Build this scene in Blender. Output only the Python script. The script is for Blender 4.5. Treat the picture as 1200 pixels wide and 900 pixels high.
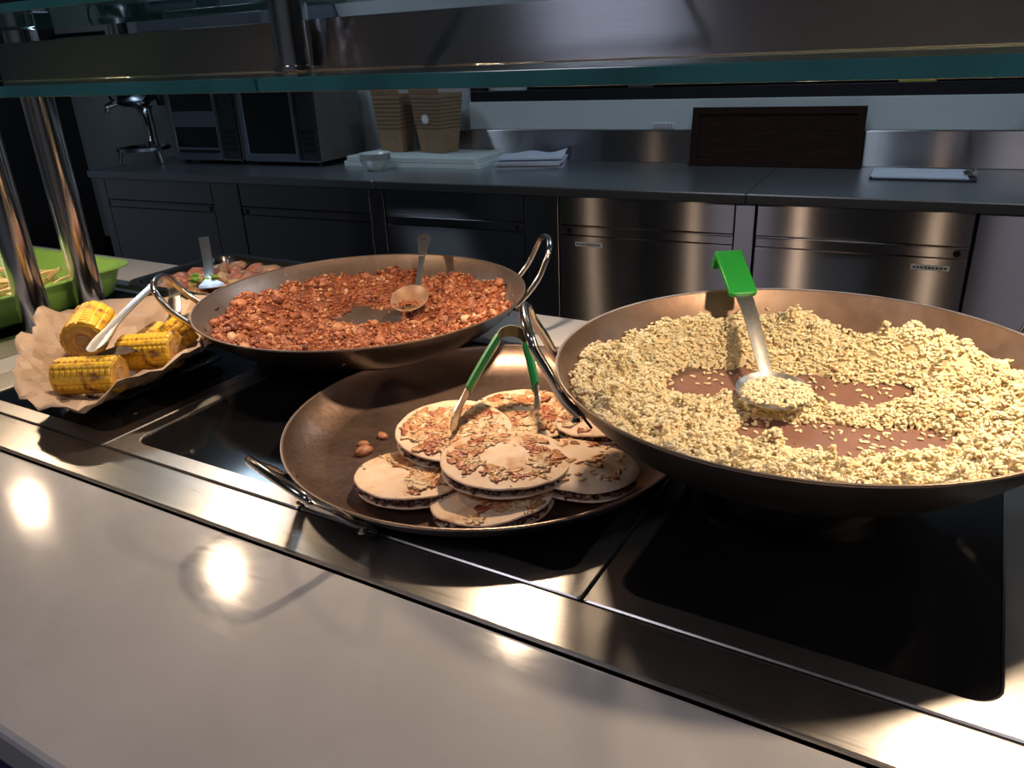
import bpy, bmesh, math, random
import numpy as np
from mathutils import Vector, Matrix, noise as mnoise
random.seed(7); rng = np.random.default_rng(7)
for o in list(bpy.data.objects): bpy.data.objects.remove(o)
scene = bpy.context.scene
C = scene.collection
PI = math.pi
# ------------------------------------------------------------------ camera
# world: X along the serving counter, Y away from the customer, Z up, counter top at z = 0, floor at z = -0.9
EYE = Vector((0, 0, 0.5))
yaw, pitch, roll = math.radians(31), math.radians(23.1), math.radians(2.66)
hd = Vector((-math.sin(yaw), math.cos(yaw), 0)); r0 = Vector((math.cos(yaw), math.sin(yaw), 0)); zz = Vector((0, 0, 1))
fw = math.cos(pitch)*hd - math.sin(pitch)*zz
u0 = math.sin(pitch)*hd + math.cos(pitch)*zz
RR = math.cos(roll)*r0 - math.sin(roll)*u0
UU = math.sin(roll)*r0 + math.cos(roll)*u0
cam = bpy.data.objects.new('camera', bpy.data.cameras.new('camera')); C.objects.link(cam)
m = Matrix((RR, UU, -fw)).transposed().to_4x4(); m.translation = EYE
cam.matrix_world = m
cam.data.sensor_width = 36; cam.data.lens = 918/1200*36; cam.data.clip_start = 0.02
scene.camera = cam
# ------------------------------------------------------------------ world, light, exposure
w = bpy.data.worlds.new('world'); scene.world = w; w.use_nodes = True
w.node_tree.nodes['Background'].inputs[0].default_value = (0.55, 0.68, 1.0, 1)
w.node_tree.nodes['Background'].inputs[1].default_value = 0.03
vs = scene.view_settings
vs.view_transform = 'Standard'; vs.look = 'None'; vs.gamma = 1; vs.use_curve_mapping = False
vs.exposure = 0.0
CEIL = 1.75
PANELS = [((-3.2, 2.45), 11.0, (0.62, 0.8, 1.0)), ((-0.6, 2.75), 10.0, (0.66, 0.83, 1.0)), ((1.6, 2.7), 7.0, (0.66, 0.83, 1.0)),
          ((-1.2, -0.7), 9.0, (0.88, 0.86, 1.0)), ((0.9, -0.8), 9.0, (0.88, 0.86, 1.0))]      # ceiling light panels
LAMPS = [(-1.91, .83, 4.4, .046), (-1.24, .86, 4.4, .046), (-0.61, 1.0, 7.2, .046), (0.10, .88, 6.6, .046), (0.72, .88, 4.4, .046)]          # halogen lamps in the gantry
LAMP_Z = 0.5035
WARM = (1.0, 0.64, 0.45)

# ------------------------------------------------------------------ helpers
def tag(o, label=None, cat=None, group=None, kind=None):
    if label: o['label'] = label
    if cat: o['category'] = cat
    if group: o['group'] = group
    if kind: o['kind'] = kind
    return o
def thing(name, label, cat, loc=(0, 0, 0), rz=0.0, group=None, kind=None):
    o = bpy.data.objects.new(name, None); C.objects.link(o)
    o.empty_display_size = 0.05; o.location = loc; o.rotation_euler = (0, 0, rz)
    return tag(o, label, cat, group, kind)

class G:
    """collects geometry of one mesh"""
    def __init__(s): s.v = []; s.f = []; s.col = []
    def add(s, vs, fs):
        n = len(s.v); s.v.extend([tuple(map(float, p)) for p in vs]); s.f.extend([tuple(i+n for i in f) for f in fs]); return s
    def box(s, x0, x1, y0, y1, z0, z1):
        return s.add([(x0,y0,z0),(x1,y0,z0),(x1,y1,z0),(x0,y1,z0),(x0,y0,z1),(x1,y0,z1),(x1,y1,z1),(x0,y1,z1)],
                     [(0,3,2,1),(4,5,6,7),(0,1,5,4),(1,2,6,5),(2,3,7,6),(3,0,4,7)])
    def loops(s, L, close=False, cap0=False, cap1=False):
        n = len(L[0]); vs = [p for l in L for p in l]; fs = []
        m_ = len(L)
        for i in range(m_ if close else m_-1):
            a, b = i*n, ((i+1) % m_)*n
            for j in range(n):
                k = (j+1) % n; fs.append((a+j, a+k, b+k, b+j))
        if cap0: fs.append(tuple(range(n-1, -1, -1)))
        if cap1: fs.append(tuple((m_-1)*n+j for j in range(n)))
        return s.add(vs, fs)
    def lathe(s, prof, seg=64, c=(0, 0, 0), cap0=False, cap1=False):
        L = [[(c[0]+r*math.cos(2*PI*j/seg), c[1]+r*math.sin(2*PI*j/seg), c[2]+z) for j in range(seg)] for r, z in prof]
        return s.loops(L, False, cap0, cap1)
    def tube(s, path, r, seg=10, caps=True):
        path = [Vector(p) for p in path]; n = len(path)
        rs = r if isinstance(r, (list, tuple)) else [r]*n
        L = []; t0 = (path[1]-path[0]).normalized()
        nrm = t0.orthogonal().normalized()
        for i, p in enumerate(path):
            t = (path[min(i+1, n-1)]-path[max(i-1, 0)]).normalized()
            nrm = (nrm - t*nrm.dot(t)).normalized(); b = t.cross(nrm)
            L.append([p + (nrm*math.cos(2*PI*j/seg)+b*math.sin(2*PI*j/seg))*rs[i] for j in range(seg)])
        return s.loops(L, False, caps, caps)
    def strip(s, path, side, th, curve=0.0, nw=4):
        """a flat bar swept along path; side[i] = half-width vector; curve bows the cross-section"""
        path = [Vector(p) for p in path]; n = len(path); L = []
        for i, p in enumerate(path):
            t = (path[min(i+1, n-1)]-path[max(i-1, 0)]).normalized()
            sd = Vector(side[i]); up = t.cross(sd).normalized()
            if th_sign < 0: up = -up
            top = []; bot = []
            for k in range(nw+1):
                q = 2*k/nw-1; c_ = curve*(1-q*q)*sd.length
                top.append(p+sd*q+up*(c_+th/2)); bot.append(p+sd*q+up*(c_-th/2))
            L.append(top+bot[::-1])
        return s.loops(L, False, True, True)
th_sign = 1

def build(name, g, mat, parent=None, smooth=True, bevel=0, cols=None, loc=None, solid=0, sub=0, ang=40):
    me = bpy.data.meshes.new(name)
    me.from_pydata(g.v, [], g.f); me.update()
    bm = bmesh.new(); bm.from_mesh(me); bmesh.ops.recalc_face_normals(bm, faces=bm.faces); bm.to_mesh(me); bm.free()
    if cols is not None:
        a = me.attributes.new('tint', 'FLOAT', 'POINT'); a.data.foreach_set('value', np.asarray(cols, dtype=np.float32))
    me.materials.append(M[mat] if isinstance(mat, str) else mat)
    o = bpy.data.objects.new(name, me); C.objects.link(o)
    if parent is not None: o.parent = parent
    if loc is not None: o.location = loc
    if smooth:
        me.polygons.foreach_set('use_smooth', [True]*len(me.polygons))
        try: me.set_sharp_from_angle(angle=math.radians(ang))
        except Exception: pass
    if solid:
        md = o.modifiers.new('solid', 'SOLIDIFY'); md.thickness = solid; md.offset = 0
    if bevel:
        md = o.modifiers.new('bevel', 'BEVEL'); md.width = bevel; md.segments = 2; md.limit_method = 'ANGLE'
    if sub:
        md = o.modifiers.new('sub', 'SUBSURF'); md.levels = sub; md.render_levels = sub
    return o
def boxpart(name, b, mat, parent=None, bevel=0.0015):
    return build(name, G().box(*b), mat, parent, smooth=False, bevel=bevel)
def rrect(x0, x1, y0, y1, r, z, n=6):
    out = []
    for cx, cy, a0 in ((x1-r, y1-r, 0), (x0+r, y1-r, PI/2), (x0+r, y0+r, PI), (x1-r, y0+r, 1.5*PI)):
        for i in range(n+1):
            a = a0+PI/2*i/n; out.append((cx+r*math.cos(a), cy+r*math.sin(a), z))
    return out
def copy_tree(o, parent=None):
    c = o.copy(); C.objects.link(c)
    if parent is not None: c.parent = parent
    for ch in list(o.children): copy_tree(ch, c)
    return c
def nz(x, y, z=0.0, s=1.0): return mnoise.noise(Vector((x*s, y*s, z*s)))
def ico(sub):
    bm = bmesh.new(); bmesh.ops.create_icosphere(bm, subdivisions=sub, radius=1)
    v = np.array([p.co[:] for p in bm.verts]); f = np.array([[q.index for q in p.verts] for p in bm.faces]); bm.free(); return v, f
ICO1, ICO1F = ico(1); ICO2, ICO2F = ico(2)
def rotmats(n, flat=None):
    """random rotations; flat limits how far an item lifts from lying flat"""
    a = rng.uniform(0, 2*PI, n); b = rng.normal(0, flat, n) if flat else rng.uniform(-PI/2, PI/2, n); c = rng.normal(0, flat, n) if flat else rng.uniform(0, 2*PI, n)
    ca, sa, cb, sb, cc, sc = np.cos(a), np.sin(a), np.cos(b), np.sin(b), np.cos(c), np.sin(c)
    Rz = np.zeros((n,3,3)); Rz[:,0,0]=ca; Rz[:,0,1]=-sa; Rz[:,1,0]=sa; Rz[:,1,1]=ca; Rz[:,2,2]=1
    Ry = np.zeros((n,3,3)); Ry[:,0,0]=cb; Ry[:,0,2]=sb; Ry[:,1,1]=1; Ry[:,2,0]=-sb; Ry[:,2,2]=cb
    Rx = np.zeros((n,3,3)); Rx[:,0,0]=1; Rx[:,1,1]=cc; Rx[:,1,2]=-sc; Rx[:,2,1]=sc; Rx[:,2,2]=cc
    return Rz @ Ry @ Rx
def scatter_mesh(base, bf, pos, scl, rot, tint, jitter=0.0):
    n, k = len(pos), len(base)
    b = np.repeat(base[None], n, 0)
    if jitter: b = b*(1+rng.normal(0, jitter, (n, k, 1)))
    v = np.einsum('nij,nkj->nki', rot, b*scl[:, None, :]) + pos[:, None, :]
    f = (bf[None] + (np.arange(n)*k)[:, None, None]).reshape(-1, bf.shape[1])
    return v.reshape(-1, 3), f, np.repeat(tint, k)
def build_np(name, v, f, mat, parent=None, tint=None, smooth=True):
    me = bpy.data.meshes.new(name)
    me.vertices.add(len(v)); me.vertices.foreach_set('co', np.asarray(v, np.float32).ravel())
    k = f.shape[1]
    me.loops.add(f.size); me.loops.foreach_set('vertex_index', f.astype(np.int32).ravel())
    me.polygons.add(len(f)); me.polygons.foreach_set('loop_start', np.arange(len(f), dtype=np.int32)*k)
    me.update(calc_edges=True); me.validate()
    if tint is not None:
        a = me.attributes.new('tint', 'FLOAT', 'POINT'); a.data.foreach_set('value', np.asarray(tint, np.float32))
    me.polygons.foreach_set('use_smooth', [smooth]*len(me.polygons))
    me.materials.append(M[mat])
    o = bpy.data.objects.new(name, me); C.objects.link(o)
    if parent is not None: o.parent = parent
    return o

# ------------------------------------------------------------------ materials
M = {}
def nodes(name):
    mt = bpy.data.materials.new(name); mt.use_nodes = True; nt = mt.node_tree
    M[name] = mt; return nt, nt.nodes['Principled BSDF']
def link(nt, a, b): nt.links.new(a, b)
def ramp(nt, stops):
    r = nt.nodes.new('ShaderNodeValToRGB'); e = r.color_ramp.elements
    while len(e) < len(stops): e.new(0.5)
    for i, (p, c) in enumerate(stops): e[i].position = p; e[i].color = (*c, 1)
    return r
def coords(nt, scale=(1, 1, 1), kind='Object'):
    tc = nt.nodes.new('ShaderNodeTexCoord'); mp = nt.nodes.new('ShaderNodeMapping'); mp.inputs['Scale'].default_value = scale
    link(nt, tc.outputs[kind], mp.inputs[0]); return mp.outputs[0]
def noise_tex(nt, vec, scale, detail=4, rough=0.55, dist=0.0):
    n = nt.nodes.new('ShaderNodeTexNoise'); n.inputs['Scale'].default_value = scale; n.inputs['Detail'].default_value = detail
    n.inputs['Roughness'].default_value = rough; n.inputs['Distortion'].default_value = dist
    link(nt, vec, n.inputs['Vector']); return n
def bump(nt, bs, h, strength, dist=0.002):
    b = nt.nodes.new('ShaderNodeBump'); b.inputs['Strength'].default_value = strength; b.inputs['Distance'].default_value = dist
    link(nt, h, b.inputs['Height']); link(nt, b.outputs[0], bs.inputs['Normal'])
def plain(name, col, rough=0.5, metal=0.0, var=0.12, scale=12, bmp=0.0, bscale=60, spec=0.5, coat=0.0, stretch=(1, 1, 1)):
    nt, b = nodes(name)
    v = coords(nt, stretch); n = noise_tex(nt, v, scale)
    lo = tuple(max(0, c*(1-var)) for c in col); hi = tuple(min(1, c*(1+var)) for c in col)
    r = ramp(nt, [(0.3, lo), (0.7, hi)]); link(nt, n.outputs[0], r.inputs[0]); link(nt, r.outputs[0], b.inputs['Base Color'])
    b.inputs['Roughness'].default_value = rough; b.inputs['Metallic'].default_value = metal; b.inputs['Specular IOR Level'].default_value = spec
    b.inputs['Coat Weight'].default_value = coat
    if bmp: bump(nt, b, noise_tex(nt, v, bscale).outputs[0], bmp)
    return nt, b
def steel(name, col, rough, tangent, aniso=0.7, stretch=(1.5, 90, 90), rvar=0.12, cvar=0.12):
    nt, b = nodes(name)
    v = coords(nt, stretch); n = noise_tex(nt, v, 6, 5, 0.65)
    n2 = noise_tex(nt, coords(nt), 5, 3)
    mx = nt.nodes.new('ShaderNodeMath'); mx.operation = 'MULTIPLY_ADD'; link(nt, n.outputs[0], mx.inputs[0]); mx.inputs[1].default_value = rvar; mx.inputs[2].default_value = rough-rvar/2
    link(nt, mx.outputs[0], b.inputs['Roughness'])
    ad = nt.nodes.new('ShaderNodeMath'); ad.operation = 'ADD'; link(nt, n.outputs[0], ad.inputs[0]); link(nt, n2.outputs[0], ad.inputs[1])
    hf = nt.nodes.new('ShaderNodeMath'); hf.operation = 'MULTIPLY'; link(nt, ad.outputs[0], hf.inputs[0]); hf.inputs[1].default_value = 0.5
    r = ramp(nt, [(0.3, tuple(c*(1-cvar) for c in col)), (0.7, tuple(min(1, c*(1+cvar)) for c in col))]); link(nt, hf.outputs[0], r.inputs[0]); link(nt, r.outputs[0], b.inputs['Base Color'])
    b.inputs['Metallic'].default_value = 1
    if aniso:
        b.inputs['Anisotropic'].default_value = aniso
        cx = nt.nodes.new('ShaderNodeCombineXYZ')
        for i in range(3): cx.inputs[i].default_value = tangent[i]
        link(nt, cx.outputs[0], b.inputs['Tangent'])
    return nt, b
def brushed(name, col, rough, aniso, stretch=(1.5, 60, 120), cvar=0.07):
    """upright sheet steel brushed along its length: highlights smear vertically"""
    nt, b = nodes(name); nt.nodes.remove(b)
    n = noise_tex(nt, coords(nt, stretch), 6, 5, 0.65)
    r = ramp(nt, [(0.3, tuple(c*(1-cvar) for c in col)), (0.7, tuple(min(1, c*(1+cvar)) for c in col))]); link(nt, n.outputs[0], r.inputs[0])
    g = nt.nodes.new('ShaderNodeBsdfAnisotropic'); link(nt, r.outputs[0], g.inputs['Color']); g.inputs['Roughness'].default_value = rough; g.inputs['Anisotropy'].default_value = aniso
    cx = nt.nodes.new('ShaderNodeCombineXYZ'); cx.inputs[0].default_value = 1.0; link(nt, cx.outputs[0], g.inputs['Tangent'])
    link(nt, g.outputs[0], nt.nodes['Material Output'].inputs[0])
def tinted(name, stops, rough=0.5, spec=0.5, sss=0.0, bmp=0.0, bscale=300, rough2=None):
    """colour per grain / lump from the mesh attribute 'tint'"""
    nt, b = nodes(name)
    a = nt.nodes.new('ShaderNodeAttribute'); a.attribute_name = 'tint'
    n = noise_tex(nt, coords(nt), bscale, 3)
    ad = nt.nodes.new('ShaderNodeMath'); ad.operation = 'MULTIPLY_ADD'; link(nt, n.outputs[0], ad.inputs[0]); ad.inputs[1].default_value = 0.25; link(nt, a.outputs['Fac'], ad.inputs[2])
    r = ramp(nt, stops); link(nt, ad.outputs[0], r.inputs[0]); link(nt, r.outputs[0], b.inputs['Base Color'])
    b.inputs['Roughness'].default_value = rough; b.inputs['Specular IOR Level'].default_value = spec
    b.inputs['Subsurface Weight'].default_value = sss; b.inputs['Subsurface Radius'].default_value = (0.004, 0.003, 0.002); b.inputs['Subsurface Scale'].default_value = 1
    if bmp: bump(nt, b, n.outputs[0], bmp, 0.002)
    return nt, b

# white solid-surface ledge: satin, wiped in streaks
nt, b = nodes('ledge')
v = coords(nt); n = noise_tex(nt, v, 7, 6, 0.6, 0.6); n2 = noise_tex(nt, coords(nt, (4, 14, 1)), 5, 5, 0.7, 1.0)
r = ramp(nt, [(0.3, (0.42, 0.41, 0.415)), (0.7, (0.48, 0.47, 0.475))]); link(nt, n.outputs[0], r.inputs[0]); link(nt, r.outputs[0], b.inputs['Base Color'])
mr = nt.nodes.new('ShaderNodeMapRange'); mr.inputs['To Min'].default_value = 0.06; mr.inputs['To Max'].default_value = 0.20; link(nt, n2.outputs[0], mr.inputs[0]); link(nt, mr.outputs[0], b.inputs['Roughness'])
bump(nt, b, n2.outputs[0], 0.05, 0.001)
steel('strip_steel', (0.52, 0.50, 0.48), 0.30, (0, 1, 0), 0.55, (2, 70, 70), 0.14)
steel('frame_steel', (0.50, 0.48, 0.46), 0.34, (0, 1, 0), 0.4, (40, 40, 40), 0.14)
brushed('cabinet_steel', (0.56, 0.52, 0.53), 0.26, 0.82)
steel('top_steel', (0.50, 0.53, 0.56), 0.31, (0, 1, 0), 0.4, (2, 60, 60), 0.05, 0.04)
brushed('beam_steel', (0.46, 0.45, 0.54), 0.32, 0.75)
steel('tube_steel', (0.62, 0.60, 0.60), 0.14, (0, 0, 1), 0.0, (60, 60, 2), 0.08)
steel('utensil_steel', (0.70, 0.68, 0.66), 0.33, (0, 0, 1), 0.0, (30, 30, 30), 0.12)
steel('rod_steel', (0.62, 0.58, 0.55), 0.17, (0, 0, 1), 0.0, (40, 40, 40), 0.08)
plain('hob_glass', (0.006, 0.006, 0.007), 0.08, var=0.2, scale=8, spec=0.5)
plain('gap_black', (0.008, 0.008, 0.008), 0.7)
plain('blue_fascia', (0.03, 0.03, 0.11), 0.45)
plain('wall_paint', (0.40, 0.43, 0.44), 0.6, var=0.05, scale=4, bmp=0.05)
plain('sill_white', (0.55, 0.60, 0.60), 0.5, var=0.05, scale=5)
plain('black_paint', (0.006, 0.006, 0.009), 0.4)
plain('floor_tile', (0.02, 0.02, 0.023), 0.4)
plain('ceiling_paint', (0.16, 0.16, 0.17), 0.8)
plain('dark_panel', (0.012, 0.010, 0.011), 0.6)
plain('black_enamel', (0.008, 0.008, 0.009), 0.22, coat=0.3)
plain('oven_glass', (0.004, 0.004, 0.005), 0.1)
plain('oven_steel', (0.26, 0.28, 0.33), 0.4, metal=0.9, var=0.08)
plain('oven_dark', (0.02, 0.021, 0.024), 0.4)
plain('oven_side', (0.16, 0.145, 0.13), 0.5, metal=0.3)
plain('kraft', (0.30, 0.185, 0.105), 0.75, var=0.1, scale=30, bmp=0.05)
plain('kraft_dark', (0.17, 0.10, 0.06), 0.8)
plain('white_plastic', (0.62, 0.70, 0.68), 0.45, var=0.04)
plain('porcelain', (0.60, 0.64, 0.62), 0.25, var=0.03)
plain('paper_white', (0.62, 0.66, 0.76), 0.7, var=0.06)
plain('paper_grey', (0.40, 0.41, 0.46), 0.7, var=0.1)
plain('clip_board', (0.012, 0.014, 0.03), 0.4)
plain('chrome', (0.55, 0.56, 0.58), 0.12, metal=1.0, var=0.05)
plain('label_white', (0.8, 0.8, 0.78), 0.6, var=0.05)
plain('ink', (0.03, 0.03, 0.03), 0.7)
plain('yellow_tub', (0.5, 0.45, 0.10), 0.5)
plain('lens_white', (0.8, 0.8, 0.8), 0.4)
nt, b = plain('dark_wood', (0.020, 0.0085, 0.005), 0.6, var=0.45, scale=6, spec=0.12, stretch=(2, 40, 40))
plain('glass_edge', (0.04, 0.17, 0.175), 0.15, var=0.25, scale=9, spec=0.6)
nt, b = plain('green_plastic', (0.016, 0.27, 0.03), 0.33, var=0.08); b.inputs['Subsurface Weight'].default_value = 0.05
plain('green_grip', (0.008, 0.17, 0.05), 0.35, var=0.1)
plain('green_tray', (0.22, 0.42, 0.09), 0.35, var=0.07, coat=0.2)
# clear shelf glass
nt, b = nodes('shelf_glass'); nt.nodes.remove(b)
tr = nt.nodes.new('ShaderNodeBsdfTransparent'); tr.inputs[0].default_value = (0.90, 0.97, 0.95, 1)
gl = nt.nodes.new('ShaderNodeBsdfGlossy'); gl.inputs['Roughness'].default_value = 0.02; gl.inputs[0].default_value = (0.9, 1, 0.97, 1)
fr = nt.nodes.new('ShaderNodeFresnel'); ge = nt.nodes.new('ShaderNodeNewGeometry'); io = nt.nodes.new('ShaderNodeMapRange'); io.inputs['To Min'].default_value = 1.5; io.inputs['To Max'].default_value = 1/1.5; link(nt, ge.outputs['Backfacing'], io.inputs[0]); link(nt, io.outputs[0], fr.inputs[0])   # same reflectance on both faces of the pane
mx = nt.nodes.new('ShaderNodeMixShader'); link(nt, fr.outputs[0], mx.inputs[0]); link(nt, tr.outputs[0], mx.inputs[1]); link(nt, gl.outputs[0], mx.inputs[2])
link(nt, mx.outputs[0], nt.nodes['Material Output'].inputs[0])
# seasoned carbon steel pans: inside worn bright and coppery, outside nearly black
def pan_in(name, dark, light, rough, metal=0.85):
    nt, b = nodes(name)
    n = noise_tex(nt, coords(nt), 9, 6, 0.6, 0.4); n2 = noise_tex(nt, coords(nt), 160, 3)
    r = ramp(nt, [(0.32, dark), (0.68, light)]); link(nt, n.outputs[0], r.inputs[0]); link(nt, r.outputs[0], b.inputs['Base Color'])
    mr = nt.nodes.new('ShaderNodeMapRange'); mr.inputs['To Min'].default_value = rough-0.08; mr.inputs['To Max'].default_value = rough+0.1; link(nt, n2.outputs[0], mr.inputs[0]); link(nt, mr.outputs[0], b.inputs['Roughness'])
    b.inputs['Metallic'].default_value = metal; bump(nt, b, n2.outputs[0], 0.12, 0.001)
pan_in('rice_pan_in', (0.19, 0.115, 0.08), (0.34, 0.23, 0.165), 0.40, 0.75)
pan_in('red_pan_in', (0.23, 0.155, 0.12), (0.34, 0.25, 0.20), 0.38, 0.8)
pan_in('flat_pan_in', (0.17, 0.11, 0.085), (0.32, 0.215, 0.165), 0.31, 0.85)
pan_in('pan_out', (0.05, 0.042, 0.038), (0.10, 0.08, 0.07), 0.38, 0.8)
plain('rice_film', (0.21, 0.105, 0.075), 0.6, var=0.12, scale=18, bmp=0.05)
plain('pan_rim', (0.36, 0.27, 0.21), 0.38, metal=0.9, var=0.2, scale=20)
plain('iron_black', (0.01, 0.01, 0.01), 0.6)
# food
tinted('rice', [(0.05, (0.50, 0.36, 0.17)), (0.45, (0.72, 0.60, 0.36)), (0.9, (0.82, 0.73, 0.51))], 0.5, 0.4, 0.25)
plain('rice_bed', (0.64, 0.51, 0.29), 0.6, var=0.25, scale=60, bmp=0.5, bscale=220)
plain('rice_crust', (0.22, 0.10, 0.04), 0.6, var=0.4, scale=80, bmp=0.3)
plain('herb_green', (0.06, 0.09, 0.02), 0.6)
tinted('chili', [(0.05, (0.10, 0.022, 0.008)), (0.4, (0.28, 0.075, 0.026)), (0.75, (0.42, 0.16, 0.07)), (1.0, (0.58, 0.34, 0.19))], 0.42, 0.5, 0.0, 0.6, 420)
plain('chili_bed', (0.25, 0.065, 0.024), 0.45, var=0.4, scale=70, bmp=0.7, bscale=180)
nt, b = nodes('tortilla')
v = coords(nt); n = noise_tex(nt, v, 16, 5, 0.6); n2 = noise_tex(nt, v, 75, 4, 0.6)
mm = nt.nodes.new('ShaderNodeMath'); mm.operation = 'MULTIPLY_ADD'; link(nt, n2.outputs[0], mm.inputs[0]); mm.inputs[1].default_value = 0.45; link(nt, n.outputs[0], mm.inputs[2])
r = ramp(nt, [(0.52, (0.78, 0.60, 0.44)), (0.78, (0.72, 0.49, 0.31)), (0.95, (0.50, 0.24, 0.10))]); link(nt, mm.outputs[0], r.inputs[0]); link(nt, r.outputs[0], b.inputs['Base Color'])
b.inputs['Roughness'].default_value = 0.6; b.inputs['Subsurface Weight'].default_value = 0.1; b.inputs['Subsurface Radius'].default_value = (0.004, 0.003, 0.002); bump(nt, b, n2.outputs[0], 0.15, 0.002)
tinted('cheese', [(0.1, (0.34, 0.07, 0.025)), (0.4, (0.50, 0.18, 0.06)), (0.7, (0.66, 0.36, 0.15)), (1.0, (0.74, 0.52, 0.29))], 0.4, 0.5, 0.1, 0.2)
tinted('filling', [(0.1, (0.035, 0.014, 0.012)), (0.5, (0.10, 0.035, 0.025)), (0.8, (0.22, 0.10, 0.07)), (1.0, (0.5, 0.42, 0.34))], 0.45, 0.5)
tinted('meat_bits', [(0.1, (0.24, 0.07, 0.03)), (0.5, (0.42, 0.19, 0.08)), (0.9, (0.55, 0.30, 0.14))], 0.4, 0.5, 0, 0.3)
plain('meat_a', (0.36, 0.20, 0.11), 0.4, var=0.35, scale=40, bmp=0.4, bscale=90)
plain('meat_b', (0.36, 0.14, 0.09), 0.4, var=0.35, scale=40, bmp=0.4, bscale=90)
plain('meat_c', (0.52, 0.34, 0.17), 0.45, var=0.3, scale=40, bmp=0.4, bscale=90)
plain('lettuce', (0.18, 0.34, 0.05), 0.5, var=0.4, scale=50)
nt, b = nodes('corn')
v = coords(nt); n = noise_tex(nt, v, 34, 4, 0.6, 0.5)
r = ramp(nt, [(0.0, (0.76, 0.50, 0.05)), (0.52, (0.74, 0.44, 0.03)), (0.60, (0.42, 0.20, 0.02)), (0.67, (0.04, 0.022, 0.012))]); link(nt, n.outputs[0], r.inputs[0]); link(nt, r.outputs[0], b.inputs['Base Color'])
b.inputs['Roughness'].default_value = 0.35; b.inputs['Subsurface Weight'].default_value = 0.1; b.inputs['Subsurface Radius'].default_value = (0.004, 0.003, 0.001)
plain('corn_cut', (0.48, 0.26, 0.07), 0.55, var=0.3, scale=60, bmp=0.3, bscale=120)
plain('cob_core', (0.42, 0.26, 0.11), 0.7, var=0.2, scale=60, bmp=0.4)
plain('sauced_steel', (0.26, 0.14, 0.075), 0.42, metal=0.0, var=0.3, scale=50)
plain('charred', (0.035, 0.02, 0.012), 0.6, var=0.6, scale=50, bmp=0.4)
nt, b = plain('baking_paper', (0.37, 0.26, 0.18), 0.55, var=0.2, scale=10, bmp=0.8, bscale=26)
tinted('fries', [(0.1, (0.62, 0.38, 0.12)), (0.6, (0.74, 0.56, 0.26)), (1.0, (0.80, 0.68, 0.42))], 0.45, 0.4, 0.1)
plain('fry', (0.74, 0.54, 0.26), 0.45, var=0.18, scale=30)

# ================================================================== the room
BA = math.atan(0.065); BO = Vector((0, 2.86, 0))         # the kitchen's back counter stands slightly askew to the serving counter
def BK(u, v, z=0.0): return Vector((u*math.cos(BA)-v*math.sin(BA), 2.86+u*math.sin(BA)+v*math.cos(BA), z))
def struct(name, label, cat, boxes, mat, loc=(0, 0, 0), rz=0.0, bevel=0.0):
    g = G()
    for b_ in boxes: g.box(*b_)
    o = build(name, g, mat, smooth=False, bevel=bevel); o.location = loc; o.rotation_euler = (0, 0, rz)
    return tag(o, label, cat, kind='structure')
struct('floor', 'dark tiled kitchen floor', 'floor', [(-7, 4, -3, 4.6, -0.95, -0.9)], 'floor_tile')
struct('ceiling', 'dark ceiling above the kitchen', 'ceiling', [(-7, 4, -3, 4.6, CEIL, CEIL+0.05)], 'ceiling_paint')
WV = 0.76
WX0, WX1, WZ0, WZ1 = -2.20, 2.2, 0.27, 0.60        # serving hatch opening in the back wall
struct('wall_back', 'pale grey kitchen wall behind the steel counter', 'wall',
       [(-5.3, WX0, WV, WV+0.12, -0.9, CEIL), (WX0, WX1, WV, WV+0.12, -0.9, WZ0-0.002), (WX0, WX1, WV, WV+0.12, WZ1, CEIL), (WX1, 3.6, WV, WV+0.12, -0.9, CEIL)], 'wall_paint', BO, BA)
struct('wall_left', 'pale grey wall at the left end of the kitchen', 'wall', [(-5.3, -5.2, -6.0, -0.02, -0.9, CEIL)], 'wall_paint', BO, BA)
struct('trim_1', 'black upright panel in the far left corner of the kitchen', 'panel', [(-5.3, -5.2, -0.018, WV, -0.9, CEIL)], 'dark_panel', BO, BA)
struct('wall_right', 'dark wall right of the kitchen', 'wall', [(3.5, 3.6, -3, 4.6, -0.9, CEIL)], 'dark_panel')
struct('wall_front', 'grey wall behind the customers', 'wall', [(-7, 4, -3.1, -3.0, -0.9, CEIL)], 'wall_paint')
struct('baseboard_back', 'black baseboard along the pale grey wall', 'baseboard', [(-5.2, -4.2, WV-0.02, WV, -0.9, -0.575)], 'black_paint', BO, BA)
o = thing('window_1', 'dark serving hatch with black frame above the white sill', 'window', BO, BA, kind='structure')
g = G().box(WX0, WX1, WV+0.10, WV+0.12, WZ0, WZ1); build('pane', g, 'oven_glass', o, smooth=False)
boxpart('window_frame', (WX0, WX1, WV-0.012, WV+0.02, WZ0, WZ0+0.048), 'black_paint', o)
boxpart('window_frame', (WX0, WX0+0.05, WV-0.012, WV+0.02, WZ0+0.05, WZ1), 'black_paint', o)
boxpart('window_frame', (WX0+0.052, WX1, WV-0.012, WV+0.02, WZ1-0.05, WZ1), 'black_paint', o)
boxpart('window_sill', (WX0, WX1, WV-0.03, WV-0.001, 0.142, WZ0-0.001), 'sill_white', o)

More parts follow.
